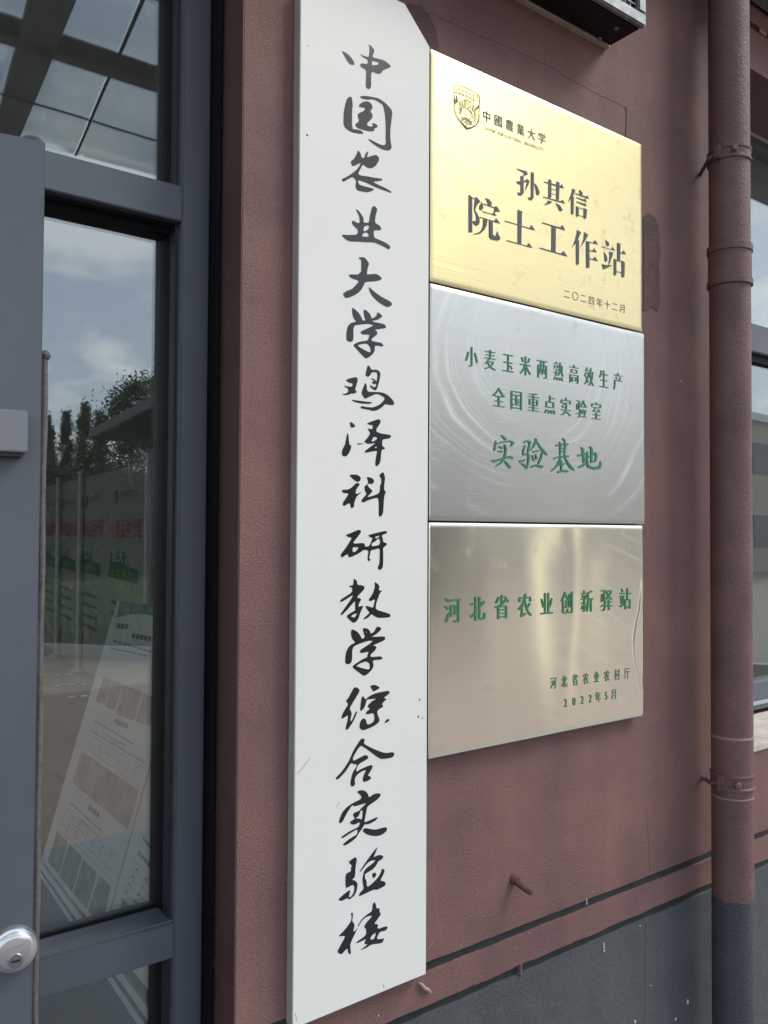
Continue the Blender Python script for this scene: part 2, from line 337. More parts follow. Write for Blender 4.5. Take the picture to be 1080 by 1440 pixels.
def type_line(name, text, c0, c1, h, wf, Y, m, parent, thin=-.014, smear=.028, n=3, lift=.0003, slant=0):
    """characters centred evenly from point c0 to c1 (x, z on the plane Y); h is the em height in metres"""
    k = len(text)
    for i, ch in enumerate(text):
        P = []
        if ch == ' ': continue
        t = i/(k-1) if k > 1 else 0
        cx = c0.x+(c1.x-c0.x)*t; cz = c0.z+(c1.z-c0.z)*t
        v, f = glyph(ch, thin)
        cjk = ord(ch) > 0x2000
        if cjk: ox, oy = .5, .38
        else:
            xs = [q[0] for q in v]; ox, oy = (min(xs)+max(xs))/2, .36
        for j in range(n):
            s = (j/(n-1)-.5)*2*smear if n > 1 else 0
            P.append(([(cx+(x-ox+s+slant*(y-oy))*h*wf, cz+(y-oy)*h) for x, y in v], f, lift+j*.00005+(i % 2)*.00002))
        flat_mesh(name, P, lambda x, y, l: (x, Y-l, y), m, parent)
def stroke_poly(pts, k=1.0):
    """a brush stroke: centre line with widths -> outline"""
    L_, R_ = [], []
    # resample
    q = []
    for i in range(len(pts)-1):
        for s in range(4):
            t = s/4; q.append([pts[i][j]+(pts[i+1][j]-pts[i][j])*t for j in range(3)])
    q.append(list(pts[-1]))
    for i, p in enumerate(q):
        a = q[max(0, i-1)]; b = q[min(len(q)-1, i+1)]
        dx, dy = b[0]-a[0], b[1]-a[1]; l = math.hypot(dx, dy) or 1; nx, ny = -dy/l, dx/l
        w = p[2]/2*k
        L_.append((p[0]+nx*w, p[1]+ny*w)); R_.append((p[0]-nx*w, p[1]-ny*w))
    s = q[0]; e = q[-1]
    d0 = (q[0][0]-q[1][0], q[0][1]-q[1][1]); l0 = math.hypot(*d0) or 1
    d1 = (q[-1][0]-q[-2][0], q[-1][1]-q[-2][1]); l1 = math.hypot(*d1) or 1
    cap0 = (s[0]+d0[0]/l0*s[2]*.4*k, s[1]+d0[1]/l0*s[2]*.4*k); cap1 = (e[0]+d1[0]/l1*e[2]*.4*k, e[1]+d1[1]/l1*e[2]*.4*k)
    return [cap0]+L_+[cap1]+list(reversed(R_))
def traced(name, loops, ox, oy, sc, Y, m, parent, lift=.0003, smooth=True):
    lp = [[(ox+x/sc, oy+y/sc) for x, y in (chaikin(l) if smooth else l)] for l in loops]
    lp = [[(at(x, y, Y).x, at(x, y, Y).z) for x, y in l] for l in lp]
    v, f = fill2d(lp)
    return flat_mesh(name, [(v, f, lift)], lambda x, y, l: (x, Y-l, y), m, parent)
def strokes(name, sts, ox, oy, sc, Y, m, parent, lift=.0003, k=1.0):
    P = []
    for i, s in enumerate(sts):
        lp = [(at(ox+x/sc, oy+y/sc, Y).x, at(ox+x/sc, oy+y/sc, Y).z) for x, y in stroke_poly(s, k)]
        v, f = fill2d([lp]); P.append((v, f, lift+i*.00004))
    return flat_mesh(name, P, lambda x, y, l: (x, Y-l, y), m, parent)
#@@PART2
# ================================================================== THE WALL
YP = -0.022                      # face of the metal plates
YB = -0.020                      # face of the white board
YF = 0.105                       # face of the glazed frame
YG = 0.160                       # its glass
xc = at(337.5, 747, 0).x         # outer corner of the reveal beside the glazing
xw = at(1046, 747, 0).x          # left jamb of the window, behind the pipe
zg1 = at(602, 1360, 0).z; zg2 = at(602, 1420.5, 0).z      # the two grooves above the plinth
g = 0.0085
zu1 = at(1070, 9, 0).z; zu2 = at(1070, 44, 0).z            # the two grooves above the window
zh = at(1066, 102.5, 0).z; zs = at(1070, 1046, 0).z         # window head and sill
XR = 9.0
BD = 5.2                          # top of the facade
wall = thing('stucco_wall', 'brown stucco facade wall with dark grey plinth behind the signs and the drainpipe', 'wall')
link('plinth', wobbly_slab(xc, XR, .001, .30, 0, zg2-g, .0016, 0, .012, 1), GREY, wall)
link('groove', BX(xc, XR, .007, .28, zg2-g-.004, zg2+g+.004), GROOVE, wall)
link('lower_band', wobbly_slab(xc, XR, 0, .30, zg2+g, zg1-g, .0012, .0022, .012, 2), BROWN, wall)
link('groove', BX(xc, XR, .006, .28, zg1-g-.004, zg1+g+.004), GROOVE, wall)
link('main_face', wobbly_slab(xc, xw, 0, .30, zg1+g, zu2-.008, 0, .0014, .012, 3), BROWN, wall)
link('window_breast', wobbly_slab(xw, XR, 0, .30, zg1+g, zs, 0, .0014, .05, 3), BROWN, wall)
link('window_lintel', BX(xw, XR, 0, .30, zh, zu2-.008), BROWN, wall)
link('groove', BX(xc, XR, .006, .28, zu2-.012, zu2+.012), GROOVE, wall)
link('upper_band', BX(xc, XR, 0, .30, zu2+.008, zu1-.010), BROWN, wall)
link('groove', BX(xc, XR, .006, .28, zu1-.014, zu1+.014), GROOVE, wall)
link('parapet', BX(xc, XR, 0, .30, zu1+.010, BD), BROWN, wall)
link('lintel', BX(-6.2, xc, .0, .30, 3.05, BD), BROWN, wall)
link('reveal', BX(xc-.0025, xc, .0005, .068, 0.02, 3.05), REVEAL, wall)
link('end_wall', BX(-6.5, -6.2, 0, .30, 0, BD), BROWN, wall)
# old seam painted over, hairline cracks, patches of newer paint
def on_wall(pts, name, m, lift=.0012, jit=0.0, thick=.001, parent=wall):
    P = []
    for i in range(len(pts)):
        a = at(*pts[i], 0); b = at(*pts[(i+1) % len(pts)], 0)
        for k in range(6):
            t = k/6; q = a.lerp(b, t)
            P.append(Vector((q.x+random.uniform(-jit, jit), -lift, q.z+random.uniform(-jit, jit))))
    return link(name, prism(P, (0, thick, 0)), m, parent)
on_wall([(904, 306), (911, 300), (920, 304), (926, 318), (927.5, 350), (926.5, 390), (928, 425), (924, 438), (916, 432), (904, 438)], 'paint_patch', PATCHP, jit=.0018)
on_wall([(575, 6), (592, 8), (604, 22), (612, 40), (616, 62), (614, 76), (600, 72), (570, 10)], 'paint_patch', PATCHP, .0014, jit=.002)
on_wall([(880, 150), (897, 166), (905, 186), (903, 206), (880, 196)], 'paint_patch', mat('faint_patch', (.15, .085, .078), .75, bump=.5, bscale=180, bdist=.003), .0014, jit=.002)
def crack(px, r, name='crack', m=GROOVE, jit=.0012, n=5):
    P = []
    for a, b in zip(px, px[1:]):
        A, B = at(*a, 0), at(*b, 0)
        for k in range(n): q = A.lerp(B, k/n); P.append((q.x+random.uniform(-jit, jit), .0002, q.z+random.uniform(-jit, jit)))
    q = at(*px[-1], 0); P.append((q.x, .0002, q.z))
    return link(name, tube(P, r, 5), m, wall)
CRK = mat('dark_crack', (.06, .035, .032), .8)
PALE = mat('pale_scar', (.30, .20, .19), .8)
crack([(606, 18), (625, 28), (660, 44), (705, 62), (765, 90), (812, 117), (850, 137), (890, 157), (899, 178)], .0007, m=CRK, n=9)
crack([(766, 60), (766.5, 82), (766, 108)], .0005, m=CRK)
crack([(890, 158), (892, 172), (893, 196)], .0012, m=mat('rust_scar', (.30, .15, .13), .8))
crack([(909, 1140), (912, 1185), (914, 1228)], .0006, 'seam', CRK, .0003)
crack([(908, 1289), (909, 1330), (908, 1400), (907.5, 1440)], .0006, 'seam', mat('pale_grey_seam', (.20, .21, .22), .8), .0003)
crack([(610, 1210), (612, 1260), (617, 1300), (622, 1330)], .0006, 'scratch', PALE, .0006)
crack([(602, 1334), (606, 1329), (611, 1323)], .0008, 'scratch', PALE, .0003)
def fleck(px, py, w, h, m, name='paint_fleck'):
    c = at(px, py, 0); s = (c-CAM).length/F
    link(name, BX(c.x-w*s*.33, c.x+w*s*.33, -.0010, .0008, c.z-h*s*.38, c.z+h*s*.38), m, wall)
LF = mat('light_fleck', (.6, .6, .58), .7)
for q in ((849, 1330, 1.6, 9), (849.5, 1337, 2.4, 2), (967, 1409, 3.4, 6), (950, 1433, 3, 4), (893, 1437, 3, 4), (900, 1302, 1.6, 2), (825, 1268, 1, 9), (1030, 1183, 1, 1), (532, 1428, 2, 2), (744, 1312, 1, 1), (957, 536, 2, 2.5), (764, 22, 1.4, 1.4), (900, 318, 1.2, 3), (915, 1386, 1.6, 1.6), (648, 1330, 1, 1)):
    fleck(*q, LF)
c = at(732, 1363.5, 0); link('paint_drip', BX(c.x-.0022, c.x+.0022, -.003, .002, c.z-.011, c.z+.013, .0012), mat('drip_paint', (.24, .14, .135), .6), wall)
# peeling pale sealant string under the board
P = [at(x, y, -.002+.0*i) for i, (x, y) in enumerate(((588, 1381), (592, 1384), (596, 1389), (601, 1391), (606, 1396)))]
o = link('sealant_scrap', tube([(p.x, -.004, p.z) for p in P], [.0012, .0028, .0034, .003, .0012], 6), mat('dry_sealant', (.42, .29, .26), .8))
tag(o, 'small curl of pale dried sealant stuck to the wall just under the white board', 'sealant scrap')
# broken fixing sticking out of the wall
a = at(722, 1236, 0); st = thing('wall_fixing', 'short broken metal fixing painted brown sticking out of the wall below the plates', 'fixing', loc=(a.x, 0, a.z))
bm = lathe(bmesh.new(), [(.011, 0), (.010, .003), (.008, .008), (.006, .012)], (0, 0, 0), (0, -1, 0), 14)
link('base', bm, PATCHP, st, True)
link('stub', tube([(0, 0, 0), (.002, -.016, -.006), (.005, -.030, -.012), (.006, -.040, -.014)], [.0075, .0065, .0055, .005], 8), PATCHP, st, False)

# ================================================================== WHITE BOARD WITH CALLIGRAPHY
bx1 = at(601.6, 747, YB).x; bx0 = at(417.2, 747, YB).x
zb0 = at(601, 1368.9, YB).z; zb0l = at(415.5, 1445.6, YB).z
c1 = at(602, 65, YB); c2 = at(567, 4, YB); cw, chh = c1.x-c2.x, c2.z-c1.z
nb = thing('name_board', 'tall white board with a column of black brush calligraphy and clipped top corners', 'sign board', loc=(bx0, 0, 0))
nb.location = (0, 0, 0)
pts = [(bx0, YB, zb0l), (bx1, YB, zb0), (bx1, YB, c1.z), (bx1-cw, YB, c2.z), (bx0+cw, YB, c2.z), (bx0, YB, c1.z)]
link('panel', prism(pts, (0, .0185, 0), .0007), WHITE, nb)
ex = link('edge_strip', BX(bx0-.0008, bx0+.0005, YB+.0014, -.002, zb0l+.002, c1.z), BEDGE, nb)
for (px, py, w) in ((432, 190, 3), (594, 1010, 2.2), (590, 984, 3), (588.5, 1008, 3), (433, 64, 1.4), (577, 1070, 1)):
    c = at(px, py, YB); s = (c-CAM).length/F*w/2
    link('nail_mark', lathe(bmesh.new(), [(s, 0), (s*.6, .0006)], (c.x, YB, c.z), (0, -1, 0), 8), INK, nb)
for pl_ in ([(418, 1088), (424, 1082), (430, 1074), (436, 1066)], [(415.5, 1425), (417, 1436)], [(472, 1136), (478, 1128)], [(540, 1390), (539, 1384)]):
    link('scratch', tube([(at(x, y, YB).x, YB-.00005, at(x, y, YB).z) for x, y in pl_], .00035, 4), SEAL, nb)
CH = {
'zhong': (40, [[(180,282),(225,300),(275,335),(310,375),(335,415),(352,457),(325,462),(300,458),(270,435),(235,380),(205,325)],
  [(523,205),(545,210),(603,275),(585,320),(572,365),(640,382),(700,395),(755,425),(790,460),(812,485),(760,510),(705,530),(690,560),(665,577),(630,572),(590,555),(562,548),(555,620),(558,740),(530,772),(505,760),(488,735),(490,640),(495,525),(460,508),(430,490),(413,458),(440,440),(480,448),(512,450),(515,400),(480,380),(440,355),(412,322),(460,345),(500,358),(525,362),(535,300),(537,235)],
  [(567,408),(610,420),(650,430),(648,458),(600,465),(565,467)]]),
'guo': (40, [[(290,862),(315,875),(318,930),(325,975),(315,1040),(315,1275),(370,1278),(430,1290),(467,1334),(400,1335),(290,1308),(208,1243),(205,1100),(220,1000),(240,915),(262,880)],
  [(410,865),(440,855),(500,855),(560,865),(640,880),(700,915),(760,965),(828,1043),(815,1150),(800,1280),(798,1380),(805,1440),(818,1510),(795,1540),(765,1547),(690,1530),(600,1475),(522,1412),(523,1393),(600,1435),(660,1465),(710,1480),(745,1465),(738,1380),(742,1250),(735,1120),(725,1050),(707,970),(660,935),(590,897),(500,902),(440,890)],
  [(397,985),(420,950),(460,927),(500,920),(545,935),(575,985),(572,1010),(545,1052),(575,1085),(572,1135),(540,1165),(510,1195),(502,1228),(560,1245),(578,1235),(568,1200),(590,1197),(625,1215),(640,1240),(625,1258),(598,1262),(595,1300),(550,1305),(490,1295),(430,1275),(380,1262),(350,1215),(380,1195),(405,1170),(388,1115),(388,1080),(430,1060),(470,1040),(482,1005),(430,1000)]]),
'nong': (190, [[(385,197),(405,205),(425,235),(435,285),(470,290),(480,245),(500,215),(520,205),(518,230),(500,285),(560,262),(610,250),(640,262),(660,295),(645,345),(610,395),(560,422),(510,415),(475,390),(460,370),(440,390),(415,440),(390,485),(415,510),(500,520),(600,540),(690,550),(702,570),(660,582),(575,590),(640,625),(740,670),(818,718),(800,735),(775,718),(700,695),(600,655),(500,605),(440,585),(390,568),(395,600),(405,625),(460,645),(540,665),(600,683),(560,712),(500,725),(430,712),(380,698),(358,660),(360,610),(370,595),(355,560),(320,527),(270,555),(205,592),(188,582),(190,550),(215,545),(260,520),(330,475),(380,430),(410,385),(430,345),(370,380),(318,395),(308,370),(295,335),(340,300),(375,240)]]),
'ye': (190, [[(178,1258),(280,1265),(350,1262),(388,1250),(385,1190),(355,1170),(320,1130),(310,1100),(330,1078),(350,1095),(385,1112),(412,1112),(410,1050),(395,1000),(358,940),(375,940),(410,970),(445,1020),(460,1050),(460,1105),(500,1110),(530,1105),(540,1020),(565,920),(590,893),(615,910),(637,940),(615,1010),(602,1105),(640,1130),(680,1160),(685,1203),(640,1207),(590,1205),(588,1250),(597,1300),(660,1325),(740,1360),(802,1407),(793,1440),(780,1450),(740,1425),(660,1385),(590,1357),(500,1358),(400,1350),(280,1345),(240,1325),(205,1295)],
  [(462,1170),(480,1150),(525,1140),(530,1185),(490,1210),(460,1222)], [(437,1278),(460,1240),(500,1232),(520,1250),(525,1285),(480,1288)]]),
'da': (350, [[(396,110),(430,105),(475,105),(533,185),(520,220),(508,270),(502,325),(550,320),(610,315),(650,330),(697,375),(670,398),(600,412),(480,418),(460,470),(420,535),(360,580),(300,608),(232,627),(215,600),(195,570),(240,535),(320,505),(360,460),(400,415),(380,395),(340,383),(305,372),(258,323),(430,325),(432,135),(410,130)],
  [(528,480),(600,545),(700,615),(790,658),(828,700),(800,725),(765,740),(710,715),(640,668),(580,610),(545,560),(525,495)]]),
'xue': (350, [[(318,743),(360,770),(410,820),(440,880),(450,908),(485,905),(470,860),(462,810),(460,771),(490,772),(540,820),(558,860),(557,880),(600,868),(630,835),(632,803),(660,812),(703,850),(670,880),(620,905),(570,908),(590,925),(700,945),(735,960),(747,990),(735,1005),(680,1012),(600,1025),(635,1050),(635,1080),(600,1110),(565,1135),(560,1165),(640,1180),(685,1188),(714,1222),(700,1238),(640,1225),(602,1225),(602,1290),(580,1330),(530,1370),(495,1388),(470,1375),(400,1300),(335,1230),(335,1210),(400,1175),(515,1160),(525,1120),(540,1085),(440,1083),(425,1065),(425,1045),(500,1010),(590,970),(540,952),(500,950),(420,958),(332,970),(333,1160),(300,1178),(260,1172),(242,1145),(243,1060),(255,990),(290,945),(330,927),(375,922),(340,890),(318,830),(313,765)],
  [(380,1222),(430,1205),(500,1197),(530,1225),(550,1260),(548,1312),(500,1295),(440,1262)]]),
'ji': (500, [[(230,312),(290,285),(382,270),(387,320),(365,390),(352,430),(380,463),(335,485),(312,478),(270,498),(210,502),(187,488),(240,480),(268,455),(265,420),(225,395),(210,376),(260,390),(315,397),(323,352),(280,348)],
  [(510,125),(530,128),(550,160),(562,180),(620,178),(650,190),(675,220),(668,290),(650,360),(625,435),(605,442),(580,430),(540,392),(543,375),(565,378),(568,390),(600,402),(615,385),(622,350),(595,367),(560,345),(585,325),(585,310),(546,296),(568,287),(600,300),(625,330),(635,270),(632,215),(580,210),(555,225),(545,250),(520,272),(490,260),(485,235),(500,170)],
  [(480,343),(500,365),(505,458),(600,460),(700,465),(770,500),(830,560),(848,600),(845,622),(805,630),(735,612),(700,650),(640,690),(580,703),(540,690),(480,678),(425,668),(420,650),(440,638),(500,652),(580,658),(650,630),(700,590),(728,545),(710,520),(650,490),(610,488),(550,515),(478,550),(455,520),(432,475),(450,420)],
  [(302,558),(380,568),(470,580),(565,590),(570,600),(540,612),(460,610),(390,600),(340,585)]]),
'ze': (500, [[(283,836),(320,850),(353,885),(350,905),(298,917)],
  [(262,978),(270,1010),(275,1080),(285,1135),(307,1133),(300,1180),(275,1240),(245,1272),(212,1280),(182,1255),(190,1190),(225,1130),(240,1050),(250,1000)],
  [(376,1110),(430,1112),(468,1118),(430,1125),(380,1125)],
  [(498,858),(560,835),(645,803),(675,815),(678,845),(650,890),(625,925),(620,962),(680,985),(760,998),(800,1005),(812,1025),(790,1050),(700,1060),(695,1110),(700,1150),(732,1165),(725,1187),(690,1190),(682,1250),(675,1340),(655,1380),(628,1403),(605,1385),(615,1300),(628,1230),(632,1205),(560,1215),(480,1234),(475,1208),(520,1175),(580,1130),(615,1105),(560,1115),(498,1120),(500,1105),(462,1095),(500,1055),(530,1010),(545,985),(520,940),(511,920),(545,928),(572,932),(578,880),(535,878)],
  [(592,1025),(640,1045),(600,1080),(558,1090),(575,1050)], [(615,1147),(628,1160),(620,1172),(600,1168)]]),
'ke': (650, [[(280,163),(330,153),(385,160),(427,190),(420,230),(390,253),(350,235),(310,200)],
  [(365,263),(395,263),(415,285),(390,310),(365,350),(360,405),(400,390),(442,371),(400,410),(370,440),(350,490),(340,530),(342,565),(303,585),(295,560),(290,520),(260,525),(230,550),(200,552),(196,515),(240,450),(275,395),(230,393),(190,382),(187,360),(200,345),(240,350),(290,335),(340,290)],
  [(498,186),(545,190),(580,210),(597,240),(580,270),(560,278),(530,270),(505,283),(530,320),(579,363),(545,400),(515,432),(512,442),(580,425),(640,400),(665,375),(668,290),(685,265),(683,200),(665,195),(665,150),(700,130),(712,127),(730,180),(733,210),(722,290),(720,350),(747,380),(728,410),(718,470),(712,600),(708,640),(690,675),(672,690),(652,690),(652,450),(600,455),(520,480),(460,512),(430,497),(440,470),(475,430),(500,400),(475,360),(470,310),(490,290),(520,265),(510,220)]]),
'yan': (650, [[(228,922),(300,895),(390,855),(425,860),(430,885),(390,940),(320,1030),(400,1025),(455,1020),(478,1040),(480,1070),(530,1065),(560,1000),(575,960),(540,945),(520,935),(525,920),(600,900),(700,875),(740,868),(757,880),(755,900),(700,918),(690,940),(705,960),(707,1010),(740,1018),(759,1035),(740,1060),(707,1078),(710,1180),(707,1320),(690,1350),(668,1367),(645,1350),(640,1325),(660,1290),(665,1180),(665,1085),(600,1105),(552,1115),(540,1170),(530,1220),(548,1225),(548,1240),(530,1253),(512,1240),(512,1190),(525,1115),(460,1108),(430,1135),(360,1175),(285,1207),(265,1190),(262,1160),(225,1180),(190,1207),(170,1190),(175,1160),(230,1090),(270,1030),(315,952),(270,950)],
  [(322,1075),(360,1075),(400,1075),(375,1115),(350,1135),(322,1137)], [(570,1020),(600,1008),(640,972),(668,967),(668,1045),(600,1060),(560,1062)], [(605,945),(670,925),(640,962),(610,965)]]),
'jiao': (800, [[(335,127),(350,127),(378,155),(380,200),(430,205),(465,215),(475,245),(450,280),(400,330),(375,365),(420,372),(430,390),(400,440),(395,480),(430,470),(460,465),(440,510),(420,550),(400,620),(370,665),(335,685),(310,672),(238,600),(290,560),(350,528),(355,510),(352,440),(355,405),(320,440),(260,510),(183,590),(170,580),(172,565),(240,470),(290,400),(330,335),(305,340),(250,380),(180,420),(162,412),(163,395),(230,350),(315,295),(318,235),(280,230),(278,212),(330,208)],
  [(298,602),(330,575),(377,560),(365,590),(345,619)],
  [(597,172),(615,170),(655,205),(662,225),(650,275),(700,270),(665,310),(640,380),(620,440),(612,512),(700,540),(790,568),(803,590),(790,615),(650,622),(600,600),(558,570),(530,610),(480,635),(446,638),(500,590),(540,557),(510,520),(488,490),(490,463),(540,480),(583,492),(590,450),(608,378),(545,413),(520,393),(560,340),(590,280),(605,210)]]),
'xue2': (800, [[(310,768),(335,768),(390,800),(430,860),(440,890),(480,860),(460,810),(450,752),(480,747),(520,760),(548,800),(550,822),(600,790),(620,735),(655,730),(694,757),(640,810),(590,845),(560,862),(720,852),(735,870),(733,895),(690,920),(620,950),(572,970),(610,972),(627,995),(600,1040),(550,1080),(548,1115),(620,1110),(680,1105),(704,1130),(685,1147),(590,1155),(575,1170),(590,1220),(570,1270),(520,1325),(475,1353),(455,1350),(400,1310),(323,1250),(323,1225),(390,1180),(450,1140),(507,1118),(510,1080),(530,1045),(420,1070),(412,1030),(480,985),(540,945),(580,912),(540,908),(500,915),(400,950),(318,990),(315,1170),(285,1205),(240,1205),(225,1180),(232,1090),(250,1020),(290,965),(360,930),(320,895),(302,840),(300,790)],
  [(365,1227),(420,1195),(490,1168),(535,1195),(540,1272),(480,1265),(410,1245)], [(488,800),(496,793),(503,801),(496,810)]]),
'zong': (940, [[(340,240),(370,237),(405,262),(412,285),(370,360),(320,440),(280,512),(315,560),(295,640),(295,668),(315,655),(355,560),(370,540),(382,545),(360,610),(320,690),(260,775),(235,775),(232,750),(260,650),(265,590),(225,615),(190,638),(178,630),(190,580),(230,510),(268,452),(233,410),(270,370),(320,275)],
  [(445,350),(465,358),(480,395),(540,345),(620,310),(710,292),(780,280),(792,300),(780,325),(710,375),(750,380),(745,395),(690,450),(714,483),(670,505),(632,540),(640,590),(668,655),(640,695),(580,735),(520,760),(465,783),(430,775),(407,745),(415,680),(440,640),(470,627),(492,655),(505,710),(555,700),(600,655),(590,560),(500,583),(488,572),(500,540),(545,512),(512,490),(515,465),(560,420),(625,380),(560,388),(497,395),(490,440),(470,500),(430,540),(415,530),(420,480),(432,380)],
  [(541,228),(570,208),(610,207),(670,240),(640,265),(580,297),(565,260)], [(728,692),(735,665),(765,633),(792,652),(770,675),(740,690)]]),
'he': (940, [[(430,887),(465,887),(478,905),(460,950),(540,995),(640,1040),(740,1072),(820,1058),(848,1068),(850,1085),(832,1127),(690,1150),(640,1125),(540,1050),(470,1000),(430,980),(415,985),(375,1040),(325,1130),(328,1170),(400,1135),(480,1092),(515,1105),(523,1130),(490,1160),(430,1190),(395,1220),(370,1270),(370,1310),(420,1275),(500,1240),(565,1217),(578,1240),(550,1300),(513,1355),(545,1365),(557,1385),(545,1405),(510,1425),(460,1437),(452,1420),(450,1385),(470,1330),(495,1282),(440,1300),(390,1335),(350,1385),(350,1440),(357,1470),(320,1497),(300,1485),(292,1460),(300,1400),(320,1320),(385,1215),(340,1212),(300,1195),(270,1250),(220,1320),(130,1412),(101,1390),(180,1310),(230,1240),(280,1160),(330,1040),(400,930)]]),
'shi': (1090, [[(376,212),(400,195),(450,188),(490,205),(520,245),(528,283),(570,250),(620,230),(672,230),(678,260),(640,305),(570,355),(505,400),(495,470),(480,540),(470,600),(540,570),(649,523),(620,570),(560,605),(510,625),(475,620),(440,680),(390,750),(370,790),(310,840),(250,880),(210,892),(195,880),(260,820),(340,770),(378,750),(388,680),(300,730),(190,803),(178,790),(185,775),(290,705),(400,655),(418,590),(340,630),(300,618),(283,595),(320,570),(350,550),(345,540),(323,500),(340,475),(400,455),(430,420),(500,350),(420,375),(335,398),(320,375),(250,480),(190,600),(145,610),(160,540),(190,470),(250,400),(330,350),(432,300),(430,260),(400,235)],
  [(355,545),(400,520),(425,445),(450,445),(440,565),(410,550)], [(450,690),(480,667),(540,680),(605,690),(670,675),(735,655),(762,672),(750,710),(700,750),(640,773),(560,768),(490,745),(455,715)]]),
'yan2': (1200, [[(266,113),(310,75),(355,47),(372,60),(375,90),(360,160),(353,300),(313,333),(350,342),(385,375),(380,450),(350,530),(290,580),(262,580),(258,562),(220,585),(180,603),(143,592),(145,578),(200,525),(290,457),(290,490),(272,555),(300,550),(335,500),(345,450),(340,410),(325,397),(280,420),(232,447),(230,270),(265,240),(300,230),(300,180),(315,155)],
  [(639,-90),(625,-40),(585,52),(620,30),(670,17),(712,35),(705,65),(640,105),(630,140),(590,190),(540,225),(475,262),(480,320),(500,345),(502,430),(560,390),(640,310),(680,240),(692,192),(720,200),(728,225),(710,270),(680,330),(672,345),(720,352),(745,380),(730,410),(680,440),(620,465),(595,455),(520,490),(405,545),(398,530),(430,480),(465,445),(450,380),(445,320),(460,240),(490,190),(570,130),(617,85),(560,90),(510,120),(420,237),(408,232),(460,150),(560,10)],
  [(565,250),(620,243),(620,285),(580,324)]]),
'lou': (1200, [[(296,758),(327,748),(325,800),(315,858),(350,900),(330,990),(350,985),(387,933),(380,960),(330,1060),(300,1130),(290,1165),(303,1265),(285,1280),(262,1250),(258,1200),(225,1230),(185,1278),(150,1268),(125,1245),(170,1160),(225,1060),(220,1042),(145,1052),(150,1040),(220,970),(280,890),(305,850),(310,790)],
  [(598,610),(618,650),(622,695),(667,695),(660,740),(684,765),(640,830),(592,892),(647,895),(632,960),(750,918),(767,940),(740,980),(665,990),(620,1088),(700,1080),(722,1070),(700,1137),(560,1150),(500,1195),(430,1222),(416,1222),(520,1150),(463,1147),(495,1078),(440,1110),(372,1138),(358,1130),(495,1035),(492,950),(463,940),(490,880),(565,800),(562,787),(500,800),(440,850),(392,932),(386,917),(430,840),(500,775),(570,730),(572,650)],
  [(540,1085),(565,1040),(615,998),(610,1040),(585,1092)]]),
}
for k, (oy, loops) in CH.items():
    traced('character', loops, 460, oy, 9.0, YB, INK, nb)

# ================================================================== THREE METAL PLATES
def plate(name, label, corners, m, disp=None, cat='plaque'):
    tl, tr, br, bl = [at(x, y, YP) for x, y in corners]
    x0 = bx1+.0016; x1 = (tr.x+br.x)/2; z1 = (tl.z+tr.z)/2; z0 = (bl.z+br.z)/2
    r = thing(name, label, cat, 'metal plates fixed to the wall in a column')
    nx, nz = (280 if disp else 120), 80
    bm = bmesh.new(); G = []
    for j in range(nz+1):
        row = []
        for i in range(nx+1):
            x = x0+(x1-x0)*i/nx; z = z0+(z1-z0)*j/nz
            e = min(x-x0, x1-x, z-z0, z1-z)                       # folded arris
            y = YP+(.0012*(1-min(1, e/.0016))**2 if e < .0016 else 0)
            if disp: y += disp(x, z, x0, x1, z0, z1)
            row.append(bm.verts.new((x, y, z)))
        G.append(row)
    for j in range(nz):
        for i in range(nx): bm.faces.new([G[j][i], G[j][i+1], G[j+1][i+1], G[j+1][i]])
    if disp: DISP[r] = (disp, (x0, x1, z0, z1))
    link('face_sheet', bm, m, r, True)
    for a in ((x0, x0+.0012, z0, z1), (x1-.0012, x1, z0, z1), (x0, x1, z0, z0+.0012), (x0, x1, z1-.0012, z1)):
        link('folded_edge', BX(a[0], a[1], YP+.0022, -.0015, a[2], a[3]), m, r)
    return r, (x0, x1, z0, z1)
brass, eb = plate('brass_plaque', 'yellow brass plate with crest and dark lettering, topmost of the three metal plates', [(602, 67), (903, 203), (903.5, 465), (602, 396.5)], BRASS)
silver, es = plate('steel_plaque', 'bluish wiped steel plate with green lettering between the brass plate and the lower plate', [(602, 399), (907, 468.5), (907, 735.2), (602, 734)], STEEL,
    disp=lambda x, z, a, b, c, d: .0012*noise.noise(Vector((x*5, z*3, 2))))
def dent(x, z, x0, x1, z0, z1):
    t = (z-z0)/(z1-z0)
    y = .0020*noise.noise(Vector((x*6.0, z*1.3, 5)))*min(1, (x-x0)*9)*min(1, (z1-z)*12)
    xr = x1-.0040-.026*math.exp(-((t-.38)/.17)**2)+.0015*noise.noise(Vector((0, z*40, 3)))
    y -= .0011*math.exp(-((x-xr)/.0065)**2)*min(1, t*8)*min(1, max(0, .80-t)*5)
    b = 1.0*(x-(x0+.355+.012*math.sin(z*9+1.1)))                  # long shallow vertical buckle
    y += .0004*math.exp(-(b/.022)**2)
    return y
lower, el = plate('steel_plaque', 'beige-reflecting buckled steel plate with green lettering, lowest of the three metal plates', [(602, 736.5), (905.5, 738), (904, 1006), (601, 1068)], STEEL2, disp=dent)
lower.name = 'steel_plaque.001'
YT = YP-.0003
def tr(loops, ox, oy, sc, m, par):
    P = []
    for i, l in enumerate(loops):
        q = [at(ox+x/sc, oy+y/sc, YT) for x, y in l]; v, f = fill2d([[(p.x, p.z) for p in q]]); P.append((v, f, .0004+i*.00003))
    flat_mesh('character', P, lambda x, y, l: (x, YT-l, y), m, par)
